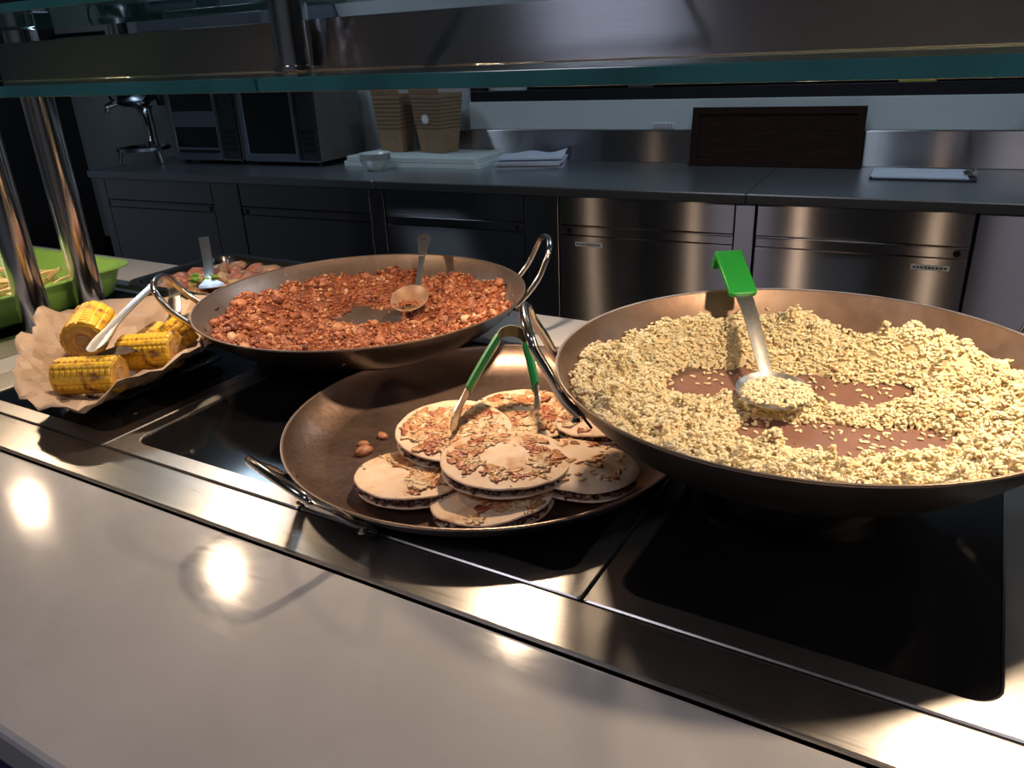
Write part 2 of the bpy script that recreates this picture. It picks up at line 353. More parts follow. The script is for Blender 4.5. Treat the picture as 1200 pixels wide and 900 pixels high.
# ceiling panels that light the kitchen and the customers' side
for i, ((x, y), p, col) in enumerate(PANELS):
    t = thing('ceiling_light', ['square ceiling light panel above the ovens', 'square ceiling light panel above the middle of the back counter', 'square ceiling light panel above the right of the back counter', 'square ceiling light panel left above the customers', 'square ceiling light panel right above the customers'][i], 'ceiling light', (x, y, CEIL), 0, 'square ceiling light panels')
    build('frame', G().loops([rrect(-.32,.32,-.32,.32,.01,0), rrect(-.32,.32,-.32,.32,.01,-.03), rrect(-.29,.29,-.29,.29,.01,-.03), rrect(-.29,.29,-.29,.29,.01,0)], True), 'oven_steel', t)
    build('diffuser', G().box(-.28,.28,-.28,.28,-.004,-.001), 'lens_white', t, smooth=False)
    ld = bpy.data.lights.new('panel_light', 'AREA'); ld.energy = p; ld.color = col; ld.shape = 'SQUARE'; ld.size = 0.5
    lo = bpy.data.objects.new('panel_light', ld); C.objects.link(lo); lo.parent = t; lo.location = (0, 0, -0.035)

# ================================================================== serving counter
YF, YA, YB, YC, YD = 0.195, 0.491, 0.563, 1.175, 1.345     # front edge, strip, hobs, back ledge, far edge
XL, XR = -3.4, 1.6
t = thing('serving_counter', 'blue fronted base of the serving counter below the white ledge', 'counter', (0, 0, -0.9))
boxpart('body', (XL, XR, YF+0.05, YD-0.02, 0.0, 0.835), 'gap_black', t)
for i in range(5): boxpart('front_panel', (XL+i*1.0+0.003, XL+(i+1)*1.0-0.003, YF+0.03, YF+0.049, 0.06, 0.855), 'blue_fascia', t)
boxpart('plinth', (XL, XR, YF+0.08, YF+0.10, -0.0, 0.058), 'gap_black', t)
t = thing('counter_worktop', 'white solid worktop of the serving counter with wiped satin surface', 'worktop', (0, 0, -0.04))
def slab(name, x0, x1, y0, y1, par, mat='ledge', z0=0.0, z1=0.04, r=0.004):
    g = G().loops([rrect(x0,x1,y0,y1,.003,z0,2), rrect(x0,x1,y0,y1,.003,z1-r,2), rrect(x0+r*.3,x1-r*.3,y0+r*.3,y1-r*.3,.003,z1-r*.3,2), rrect(x0+r,x1-r,y0+r,y1-r,.003,z1,2)], False, True, True)
    return build(name, g, mat, par, smooth=False)
slab('front_ledge', XL, XR, YF, YA-0.0015, t, r=0.006)
slab('back_ledge', XL, XR, YC+0.0015, YD, t)
slab('cross_piece', -1.557, -1.477, YB+0.001, YC-0.001, t)
slab('cross_piece', 0.52, XR, YB+0.001, YC-0.001, t)
o = slab('steel_strip', XL, XR, YA+0.0015, YB-0.0015, None, 'strip_steel', -0.03, 0.0015, 0.003)
tag(o, 'brushed steel strip between the white ledge and the black hobs', 'trim')

def hob(x0, x1, gx0, gx1, label):
    t = thing('induction_hob', label, 'hob', ((x0+x1)/2, (YB+YC)/2, -0.03), 0, 'black glass hobs set into the counter')
    c = (x0+x1)/2; d = (YB+YC)/2
    ax0, ax1, ay0, ay1 = x0-c+0.0012, x1-c-0.0012, YB-d+0.0005, YC-d-0.0012
    bx0, bx1, by0, by1 = gx0-c, gx1-c, YB+0.030-d, YC-0.03-d
    R0, R1 = 0.004, 0.026
    build('frame', G().loops([rrect(ax0,ax1,ay0,ay1,R0,0), rrect(ax0,ax1,ay0,ay1,R0,.0305), rrect(ax0+.0015,ax1-.0015,ay0+.0015,ay1-.0015,R0,.032),
          rrect(bx0-.002,bx1+.002,by0-.002,by1+.002,R1,.032), rrect(bx0,bx1,by0,by1,R1,.0305), rrect(bx0,bx1,by0,by1,R1,0)], True), 'frame_steel', t, ang=25)
    build('glass', G().loops([rrect(bx0+.0008,bx1-.0008,by0+.0008,by1-.0008,R1,.005), rrect(bx0+.0008,bx1-.0008,by0+.0008,by1-.0008,R1,.0295)], False, True, True), 'hob_glass', t)
    return t
hob(-1.472, -1.030, -1.390, -1.058, 'black glass hob under the corn in brown paper')
hob(-1.030, -0.647, -1.002, -0.675, 'black glass hob between the corn and the pan of quesadillas')
hob(-0.647, -0.271, -0.619, -0.299, 'black glass hob mostly hidden under the pan of quesadillas')
hob(-0.271, 0.110, -0.246, 0.084, 'black glass hob below the big pan of rice')
hob(0.110, 0.490, 0.138, 0.462, 'black glass hob beyond the right edge of the rice pan')

# second drop-in station with the green tray
t = thing('drop_in_well', 'steel edged sunken well under the green tray of fries', 'serving well', (-2.3, (YB+YC)/2, -0.03))
d = (YB+YC)/2
build('frame', G().loops([rrect(-.74,.741,YB-d,YC-d,.004,0), rrect(-.74,.741,YB-d,YC-d,.004,.032), rrect(-.68,.63,YB+.03-d,YC-.03-d,.02,.032), rrect(-.68,.63,YB+.03-d,YC-.03-d,.02,.024), rrect(-.66,.61,YB+.05-d,YC-.05-d,.02,.024), rrect(-.66,.61,YB+.05-d,YC-.05-d,.02,.0)], True), 'frame_steel', t, ang=25)
build('well_floor', G().box(-.659,.609,YB+.051-d,YC-.051-d,0.001,.020), 'hob_glass', t, smooth=False)

# ================================================================== glass gantry
def tubething(name, label, x, y, z0, z1, r, flange=True):
    t = thing(name, label, 'post', (x, y, z0))
    build('tube', G().lathe([(r*.9,0),(r,.002),(r,z1-z0-.002),(r*.9,z1-z0)], 40, cap0=True, cap1=True), 'tube_steel', t)
    if flange: build('collar', G().lathe([(r+.001,0.0),(r+.004,.001),(r+.004,.006),(r+.001,.007)], 40, cap0=True), 'tube_steel', t)
    return t
tubething('gantry_post', 'polished steel post nearest the customer in front of green tray', -1.640, 0.835, 0.0025, 0.4725, 0.030)
tubething('gantry_post', 'polished steel post beside the corner of the green tray', -1.664, 0.972, 0.0025, 0.4725, 0.030)
tubething('gantry_post', 'polished steel post at the right end of the counter', 0.90, 0.90, 0.0025, 0.4725, 0.030)
GZ0, GZ1 = 0.4735, 0.4860
tubething('shelf_post', 'polished steel post standing on the glass shelf before steel beam', -0.772, 0.79, GZ1+0.0005, 0.577, 0.0235)
tubething('shelf_post', 'polished steel post rising behind glass shelf at far left', -1.664, 0.972, GZ1+0.0005, 0.577, 0.030)
def shelf(name, label, x0, x1, y0, y1, z0, z1):
    t = thing(name, label, 'glass shelf', ((x0+x1)/2, (y0+y1)/2, z0)); hx = (x1-x0)/2; hy = (y1-y0)/2; h = z1-z0; e = 0.0025
    build('pane', G().box(-hx+e, hx-e, -hy+e, hy-e, 0, h), 'shelf_glass', t, smooth=False)
    boxpart('polished_edge', (-hx, hx, -hy, -hy+e, 0, h), 'glass_edge', t, 0.0008)
    boxpart('polished_edge', (-hx, hx, hy-e, hy, 0, h), 'glass_edge', t, 0.0008)
    boxpart('polished_edge', (-hx, -hx+e, -hy+e, hy-e, 0, h), 'glass_edge', t, 0.0008)
    boxpart('polished_edge', (hx-e, hx, -hy+e, hy-e, 0, h), 'glass_edge', t, 0.0008)
shelf('glass_shelf', 'long clear glass shelf pane left of the joint, green edge', -2.7, -0.592, 0.55, 1.09, GZ0, GZ1)
shelf('glass_shelf', 'long clear glass shelf pane right of the joint, green edge', -0.588, 1.2, 0.55, 1.09, GZ0, GZ1)
shelf('upper_glass_shelf', 'upper glass shelf pane at the top left corner', -2.7, -0.3, 0.70, 1.05, 0.578, 0.590)
# the gantry beam: a brushed steel channel holding the halogen lamps
def beam(x0, x1, label):
    t = thing('lamp_beam', label, 'lamp housing', ((x0+x1)/2, 0.94, GZ1+0.0005)); hx = (x1-x0)/2
    boxpart('front_panel', (-hx, hx, -0.122, -0.118, 0, 0.0595), 'beam_steel', t, 0.001)
    boxpart('back_panel', (-hx, hx, 0.118, 0.122, 0, 0.0595), 'beam_steel', t, 0.001)
    boxpart('top_panel', (-hx, hx, -0.117, 0.117, 0.056, 0.0595), 'beam_steel', t, 0.001)
    boxpart('end_cap', (-hx, -hx+0.003, -0.117, 0.117, 0, 0.055), 'beam_steel', t, 0.0005)
    boxpart('end_cap', (hx-0.003, hx, -0.117, 0.117, 0, 0.055), 'beam_steel', t, 0.0005)
beam(-1.492, 1.15, 'long brushed steel beam lying on the glass shelf')
beam(-2.65, -1.70, 'short brushed steel beam over the green tray')
for i, (x, ly, p, sz) in enumerate(LAMPS):
    t = thing('heat_lamp', ['halogen lamp in the beam over the green tray', 'halogen lamp in the beam over the corn', 'halogen lamp in the beam over the quesadillas', 'halogen lamp in the beam over the rice', 'halogen lamp in the beam at the right end'][i], 'lamp', (x, ly, LAMP_Z), 0, 'halogen lamps in the steel beams')
    build('reflector', G().lathe([(sz*.5+.003,-.0155),(sz*.5+.0035,-.0155),(.020,.012),(.008,.022),(.008,.034),(.0075,.034),(.0075,.022),(.019,.012)], 32), 'chrome', t)
    build('bulb', G().lathe([(.0005,-.004),(.004,-.002),(.006,.004),(.005,.012),(.0005,.016)], 16), 'lens_white', t)
    ld = bpy.data.lights.new('halogen', 'AREA'); ld.energy = p; ld.color = WARM; ld.shape = 'DISK'; ld.size = sz
    lo = bpy.data.objects.new('halogen', ld); C.objects.link(lo); lo.parent = t; lo.location = (0, 0, -0.0158)

# ================================================================== back counter
def bthing(name, label, cat, u, v, z=0.0, rz=0.0, group=None): return thing(name, label, cat, BK(u, v, z), BA+rz, group)
t = bthing('steel_worktop', 'brushed steel worktop of the kitchen back counter with upstand', 'worktop', 0, 0, -0.035)
def wt(u0, u1): 
    g = G().loops([rrect(u0,u1,0,.745,.004,0,2), rrect(u0,u1,0,.745,.004,.030,2), rrect(u0+.002,u1-.002,.002,.743,.004,.0345,2), rrect(u0+.005,u1-.005,.006,.74,.004,.035,2)], False, True, True)
    build('top_sheet', g, 'top_steel', t, smooth=False)
wt(-4.17, -2.3005); wt(-2.2995, -0.7005); wt(-0.6995, 2.2)
def ups(u0, u1): boxpart('upstand', (u0, u1, .715, .744, .0355, .175), 'cabinet_steel', t, 0.003)
ups(-2.30, -0.7005); ups(-0.6995, 2.2)
CH = -0.05
def cab_panel(par, nm, u0, u1, z0, z1, v0=0.020, mat='cabinet_steel', bev=0.0015): return boxpart(nm, (u0, u1, v0, v0+0.018, z0+0.9, z1+0.9), mat, par, bev)
def cabinet(u0, u1, d0, d1, lock_u, label, labelpos=None):
    c = (u0+u1)/2
    t = bthing('steel_cabinet', label, 'cabinet', c, 0, -0.9, 0, 'steel cabinets under the back counter')
    boxpart('body', (u0-c+.001, u1-c-.001, 0.042, 0.70, 0.10, 0.86), 'gap_black', t)
    boxpart('plinth', (u0-c+.001, u1-c-.001, 0.07, 0.09, 0.0, 0.098), 'gap_black', t)
    cab_panel(t, 'drawer_front', d0-c, d1-c, -0.148, -0.040)
    dr = cab_panel(t, 'door', d0-c, d1-c, -0.80, -0.192)
    boxpart('handle_rail', (d0-c, d1-c, 0.012, 0.038, 0.9-0.1545, 0.9-0.1515), 'cabinet_steel', t, 0.001)
    cab_panel(t, 'handle_recess', d0-c, d1-c, -0.1885, -0.156, 0.024)
    g = G().lathe([(.0005,.008),(.008,.008),(.0105,.005),(.0115,0)], 20); lk = build('lock', g, 'black_paint', t)
    lk.rotation_euler = (PI/2, 0, 0); lk.location = (lock_u-c, 0.0235, 0.9-0.1725)
    g = G().lathe([(.0005,.0095),(.004,.0095),(.0045,.0075)], 16); k = build('keyhole', g, 'chrome', lk); 
    if d0-u0 > 0.02: cab_panel(t, 'stile', u0-c+.001, d0-c-.004, -0.80, -0.040)
    if u1-d1 > 0.02: cab_panel(t, 'stile', d1-c+.004, u1-c-.001, -0.80, -0.040)
    if labelpos:
        lb = boxpart('door_label', (labelpos-c, labelpos-c+0.115, 0.0192, 0.0200, 0.9-0.232, 0.9-0.214), 'label_white', t, 0)
        for k_ in range(9): boxpart('print', (labelpos-c+.006+k_*.0115, labelpos-c+.006+k_*.0115+random.uniform(.006,.0095), 0.0188, 0.0193, 0.9-0.2262, 0.9-0.2205), 'ink', lb, 0)
    return t
cabinet(-4.135, -3.117, -4.070, -3.300, -3.325, 'leftmost dark steel cabinet at the end of the back counter')
cabinet(-3.115, -2.262, -3.110, -2.340, -3.085, 'steel cabinet below the two ovens, lock at its left')
cabinet(-2.260, -1.426, -2.255, -1.580, -1.612, 'steel cabinet behind the red wok, below the white boards')
cabinet(-1.424, -0.667, -1.420, -0.740, -1.380, 'steel cabinet with paper label behind the green handled spoon', -1.355)
cabinet(-0.665, 0.019, -0.660, 0.012, -0.022, 'steel cabinet with paper label behind the right of rice pan', -0.150)
cabinet(0.021, 0.80, 0.300, 0.790, 0.33, 'rightmost steel cabinet with a plain wide stile')

# --- things standing on the back counter
def oven(u0, u1, v0, h, label, shade):
    c = (u0+u1)/2; w_ = (u1-u0)/2; dp = 0.36
    t = bthing('microwave_oven', label, 'oven', c, v0, 0.0005, 0)
    boxpart('body', (-w_, w_, 0.012, dp, 0.02, h), 'oven_side', t, 0.004)
    boxpart('control_panel', (w_-0.115, w_-0.004, -0.002, 0.0115, 0.024, h-0.004), 'oven_dark', t, 0.002)
    dr = thing('door', None, None); dr.parent = t
    build('door_frame', G().loops([[(x, y_, z) for x, z in ((-w_+.004+i_, .028+i_), (w_-.12-i_, .028+i_), (w_-.12-i_, h-.006-i_), (-w_+.004+i_, h-.006-i_))] for i_, y_ in ((0,.0115),(0,-.006),(.026,-.006),(.030,.002),(.030,.0115))], True), 'oven_steel' if shade else 'oven_dark', dr, smooth=False)
    boxpart('door_glass', (-w_+.034, w_-.15, .003, .009, .058, h-.036), 'oven_glass', dr, 0)
    boxpart('door_handle', (w_-.128, w_-.120, -.022, -.010, .03, h-.02), 'oven_steel', dr, 0.002)
    boxpart('lower_trim', (-w_+.004, w_-.004, -.008, .0115, .0201, .0275), 'oven_steel', t, 0.001)
    for k in range(12):
        boxpart('button', (w_-.095+(k%3)*.027, w_-.076+(k%3)*.027, -.0045, -.002, .07+(k//3)*.03, .085+(k//3)*.03), 'black_paint', t, 0)
    for sx in (-1, 1):
        for y_ in (0.04, dp-0.04):
            f = build('foot', G().lathe([(.014,0),(.016,.019)], 16, cap0=True, cap1=True), 'black_paint', t); f.location = (sx*(w_-.04), y_, 0.0005)
    return t
o1 = oven(-3.86, -3.37, 0.34, 0.40, 'left microwave oven with a pale band across its glass', True)
for ch in o1.children:
    if ch.name.startswith('door') and ch.type == 'EMPTY':
        boxpart('door_strip', (-0.21, 0.10, -0.004, 0.0025, 0.19, 0.27), 'oven_steel', ch, 0.001)
        boxpart('door_bar', (-0.21, 0.115, -0.026, -0.008, 0.075, 0.087), 'oven_steel', ch, 0.003)
oven(-3.345, -2.85, 0.34, 0.40, 'right microwave oven with black door and brown side panel', True)

# chrome juicer left of the ovens
t = bthing('juicer', 'chrome juicer with round tray on legs beside the left oven', 'juicer', -4.05, 0.30, 0.0005)
build('drip_tray', G().lathe([(.0005,.07),(.125,.07),(.14,.074),(.145,.090),(.140,.090),(.134,.079),(.0005,.076)], 40), 'chrome', t)
for k in range(3):
    a = k*2*PI/3-2.2; build('leg', G().tube([(.12*math.cos(a),.12*math.sin(a),.07),(.135*math.cos(a),.135*math.sin(a),.03),(.14*math.cos(a),.14*math.sin(a),0.004)], .011, 10), 'oven_steel', t)
build('column', G().lathe([(.035,.0905),(.022,.12),(.020,.24),(.034,.28),(.05,.30)], 32, cap0=True), 'chrome', t).location = (0.03, 0.03, 0)
build('side_rod', G().tube([(.085,.02,.09),(.08,.02,.29)], .010, 12), 'chrome', t)
build('bowl', G().lathe([(.0005,.295),(.06,.30),(.115,.335),(.130,.38),(.132,.42),(.126,.42),(.124,.38),(.11,.342),(.0005,.305)], 40), 'chrome', t)
build('spout', G().tube([(-.05,-.08,.325),(-.07,-.12,.31),(-.075,-.13,.275)], [.018,.016,.013], 14), 'chrome', t)
build('lid', G().lathe([(.133,.42),(.12,.45),(.06,.47),(.02,.475),(.018,.50),(.0005,.505)], 40), 'chrome', t)
build('motor_head', G().lathe([(.055,.30),(.058,.32),(.058,.60),(.05,.62),(.0005,.625)], 32, cap0=True), 'oven_dark', t).location = (0.12, 0.12, 0)
build('plug_tower', G().lathe([(.045,.51),(.047,.53),(.047,.78),(.03,.80),(.0005,.80)], 32, cap0=True), 'chrome', t)

# two boards, stacked
for i in range(2):
    u0, u1 = (-2.755, -1.975) if i == 0 else (-2.735, -1.99)
    z0 = 0.0005+i*0.0235
    g = G().loops([rrect(u0+2.4,u1+2.4,-.16,.16,.02,0), rrect(u0+2.4,u1+2.4,-.16,.16,.02,.020), rrect(u0+2.404,u1+2.396,-.156,.156,.02,.023)], False, True, True)
    o = build('cutting_board', g, 'white_plastic'); o.location = BK(-2.4, 0.55, z0); o.rotation_euler = (0, 0, BA)
    tag(o, ['white plastic cutting board lying on the steel counter', 'white plastic cutting board on top of another, under the kraft boxes'][i], 'cutting board', 'white cutting boards')
# kraft take-away box stacks
def kraft_box(u, v, rz, w0, w1, dpt, h, n, label, lean=0.0):
    t = bthing('takeaway_box', label, 'food box', u, v, 0.0475, rz, 'nested kraft food boxes')
    for k in range(n):
        z = 0.0; e = 0
    a0, a1 = w0/2, w1/2; d0, d1 = dpt*0.36, dpt/2
    build('body', G().loops([[(-a0,-d0,0),(a0,-d0,0),(a0,d0,0),(-a0,d0,0)], [(-a1,-d1,h),(a1,-d1,h),(a1,d1,h),(-a1,d1,h)], [(-a1+.004,-d1+.004,h),(a1-.004,-d1+.004,h),(a1-.004,d1-.004,h),(-a1+.004,d1-.004,h)], [(-a0+.004,-d0+.004,.01),(a0-.004,-d0+.004,.01),(a0-.004,d0-.004,.01),(-a0+.004,d0-.004,.01)]], False, True, True), 'kraft', t, smooth=False, bevel=.002)
    for k in range(n):     # rims of the boxes nested into one another
        z = h*0.42 + (h*0.50)*k/max(1, n-1); q = z/h; x = a0+(a1-a0)*q+.0012; y = d0+(d1-d0)*q+.0012
        build('nested_rim', G().loops([[(-x,-y,z),(x,-y,z),(x,y,z),(-x,y,z)], [(-x-.0016,-y-.0016,z+.001),(x+.0016,-y-.0016,z+.001),(x+.0016,y+.0016,z+.001),(-x-.0016,y+.0016,z+.001)], [(-x-.0008,-y-.0008,z+.004),(x+.0008,-y-.0008,z+.004),(x+.0008,y+.0008,z+.004),(-x-.0008,y+.0008,z+.004)]]), 'kraft_dark', t, smooth=False)
    # flaps: the front one a trapezoid with cut corners
    build('flap', G().loops([[(-a1,-d1-.001,h),(a1,-d1-.001,h),(a1,-d1+.002,h),(-a1,-d1+.002,h)], [(-a1,-d1-.006,h+.02),(a1,-d1-.006,h+.02),(a1,-d1-.003,h+.02),(-a1,-d1-.003,h+.02)], [(-a1+.03,-d1-.010,h+.05),(a1-.03,-d1-.010,h+.05),(a1-.03,-d1-.007,h+.05),(-a1+.03,-d1-.007,h+.05)]], False, True, True), 'kraft', t, smooth=False)
    return t
kraft_box(-2.565, 0.61, 0.0, 0.125, 0.165, 0.14, 0.275, 8, 'left stack of brown kraft food boxes beside the oven')
kb = kraft_box(-2.315, 0.61, -0.25, 0.15, 0.205, 0.16, 0.275, 9, 'right stack of brown kraft food boxes with white mark')
build('printed_mark', G().loops([[(.030*math.cos(a)*(.6 if k%2 else 1)-.01, -.0665-.0001*0-.0705*0-.004, .16+.026*math.sin(a)*(.6 if k%2 else 1)) for k, a in enumerate(np.linspace(0, 2*PI, 24, endpoint=False))], [(.030*math.cos(a)*(.6 if k%2 else 1)-.01, -.0755, .16+.026*math.sin(a)*(.6 if k%2 else 1)) for k, a in enumerate(np.linspace(0, 2*PI, 24, endpoint=False))]], False, True, True), 'label_white', kb, smooth=False)
# white bowls
for i in range(3):
    g = G().lathe([(.0005,0),(.036,0),(.040,.004),(.064,.030),(.074,.050),(.0765,.052),(.072,.050),(.062,.032),(.038,.008),(.0005,.006)], 40)
    o = build('bowl', g, 'porcelain'); o.location = BK(-2.480, 0.29, 0.0005+i*0.0135)
    tag(o, ['lowest white bowl of the small stack by the boards', 'middle white bowl of the small stack by the boards', 'topmost white bowl of the small stack by the boards'][i], 'bowl', 'stacked white bowls')
# paper pile
for i in range(5):
    w_, d_ = 0.150, 0.115; g = G(); nx = 10; th = .008
    rows = []
    for s_, zz_ in ((1, th), (-1, 0)):
        rows.append([[(-w_+2*w_*a/nx, -d_+2*d_*b_/6, zz_ + (0.006*math.sin(a*.9+i)*(b_/6) + 0.012*max(0, (a-7)/3)*(b_/6 > .5))*(i == 4)) for a in range(nx+1)] for b_ in range(7)])
    for rr in rows:
        n0 = len(g.v); g.add([p for r_ in rr for p in r_], [(b_*(nx+1)+a, b_*(nx+1)+a+1, (b_+1)*(nx+1)+a+1, (b_+1)*(nx+1)+a) for b_ in range(6) for a in range(nx)])
    K = (nx+1)*7
    ring = [a for a in range(nx+1)]+[b_*(nx+1)+nx for b_ in range(1, 7)]+[6*(nx+1)+a for a in range(nx-1, -1, -1)]+[b_*(nx+1) for b_ in range(5, 0, -1)]
    g.f += [(ring[k], ring[(k+1) % len(ring)], K+ring[(k+1) % len(ring)], K+ring[k]) for k in range(len(ring))]
    o = build('paper_sheaf', g, 'paper_white' if i in (4, 2, 3) else 'paper_grey', smooth=False); o.location = BK(-1.775+random.uniform(-.008,.008), 0.54+random.uniform(-.008,.008), 0.0005+i*(th+.0006)+(.006 if i==4 else 0)); o.rotation_euler = (0, 0, BA+0.28+random.uniform(-.05,.05))
    tag(o, ['lowest sheaf of the paper pile on the back counter', 'second sheaf from below in the paper pile', 'middle sheaf of the paper pile on back counter', 'second sheaf from the top of the paper pile', 'topmost curled white sheaf of the paper pile'][i], 'papers', 'pile of paper sheaves')
# dark wooden sign board leaning on the upstand
t = bthing('wooden_board', 'dark brown framed wooden board leaning against the upstand', 'board', -0.725, 0.640, 0.001)
t.rotation_euler = (math.radians(-8), 0, BA)
W2, H2 = 0.345, 0.240
build('panel', G().box(-W2+.03, W2-.03, .006, .014, .03, H2-.03), 'dark_wood', t, smooth=False)
boxpart('frame_rail', (-W2, W2, 0, .02, 0, .03), 'dark_wood', t, .002); boxpart('frame_rail', (-W2, W2, 0, .02, H2-.03, H2), 'dark_wood', t, .002)
boxpart('frame_stile', (-W2, -W2+.03, 0, .02, .0305, H2-.0305), 'dark_wood', t, .002); boxpart('frame_stile', (W2-.03, W2, 0, .02, .0305, H2-.0305), 'dark_wood', t, .002)
# clipboard with paper
t = bthing('clipboard', 'black clipboard lying on the back counter', 'clipboard', -0.155, 0.50, 0.0005, 0.0)
build('board', G().loops([rrect(-.175,.175,-.12,.12,.012,0,4), rrect(-.175,.175,-.12,.12,.012,.006,4)], False, True, True), 'clip_board', t)
build('clip', G().box(.135,.172,-.045,.045,.0125,.016).tube([(.168,-.05,.02),(.168,.05,.02)], .007, 10), 'chrome', t)
build('clip_lever', G().box(.16,.20,-.022,.022,.021,.024), 'chrome', t, smooth=False)
for i in range(2):
    g = G().loops([rrect(-.165,.15,-.108,.108,.002,0,1), rrect(-.165,.15,-.108,.108,.002,.0025,1)], False, True, True)
    o = build('paper_sheet', g, 'paper_white', smooth=False); o.location = BK(-0.157-.004*i, 0.50+.006*i, 0.0068+.0027*i); o.rotation_euler = (0, 0, BA+.02-.03*i)
    tag(o, ['lower white sheet held by the black clipboard', 'upper white sheet held by the black clipboard'][i], 'paper', 'sheets on the clipboard')
# little black card holder at the far right on the upstand, tiny wall plate
t = bthing('power_box', 'small black socket box above the upstand at the right', 'socket', 0.215, WV-0.032, 0.145)
boxpart('case', (-.05, .05, -.03, 0, 0, .05), 'black_paint', t, .004); boxpart('cover', (-.04, .04, -.033, -.0305, .008, .042), 'oven_dark', t, .001)
t = bthing('wall_plate', 'small white vent plate on the sill band near wooden board', 'vent', -1.215, WV-0.0305, 0.150)
boxpart('plate', (-.05, .05, -.003, 0, 0, .022), 'label_white', t, .001)
for k in range(6): boxpart('slat', (-.045+k*.0155, -.033+k*.0155, -.0055, -.003, .004, .018), 'paper_grey', t, 0)
# things seen through the hatch
for k, (u, w_, h_, mt, nm, lb, ct) in enumerate([(-2.03, .10, .06, 'white_plastic', 'white_tray', 'white tray standing in the dark serving hatch', 'tray'), (-0.22, .07, .07, 'yellow_tub', 'yellow_tub', 'yellow green tub standing in the dark serving hatch', 'tub'), (-1.35, .06, .07, 'oven_steel', 'steel_pot', 'grey steel pot standing in the dark serving hatch', 'pot')]):
    g = G().loops([rrect(-w_*.9,w_*.9,-.02,.02,.012,0,4), rrect(-w_,w_,-.026,.026,.014,h_,4), rrect(-w_+.004,w_-.004,-.022,.022,.012,h_,4), rrect(-w_*.9+.004,w_*.9-.004,-.016,.016,.01,.006,4)], False, True, True)
    o = build(nm, g, mt); o.location = BK(u, WV+.062, WZ0+0.0005); o.rotation_euler = (0, 0, BA); tag(o, lb, ct)
# extractor hood above the ovens
t = bthing('extractor_hood', 'grey steel extractor hood above the ovens', 'hood', -3.35, 0.40, 0.66)
build('canopy', G().loops([[(-.42,-.22,0),(.40,-.22,0),(.40,.33,0),(-.42,.33,0)], [(-.42,-.22,.05),(.40,-.22,.05),(.40,.33,.05),(-.42,.33,.05)], [(-.60,-.02,.32),(.30,-.02,.32),(.30,.33,.32),(-.60,.33,.32)], [(-.60,-.02,1.0),(.30,-.02,1.0),(.30,.33,1.0),(-.60,.33,1.0)]], False, True, True), 'oven_steel', t, smooth=False)
for k in range(14):
    boxpart('baffle', (-.02+k*.027, -.006+k*.027, -.18, .28, -.012, -.001), 'oven_dark', t, .002)
boxpart('filter_frame', (-.40, -.05, -.19, .30, -.010, -.001), 'oven_side', t, .002)
t = bthing('wall_rail', 'thin black rail fixed on the wall left of the ovens', 'rail', -4.95, WV-0.03, 0.70)
build('bar', G().tube([(-.24,0,0),(.24,0,0)], .012, 10), 'black_paint', t)
for s_ in (-.2, .2): build('bracket', G().tube([(s_,0,0),(s_,.029,0)], .007, 8), 'black_paint', t)

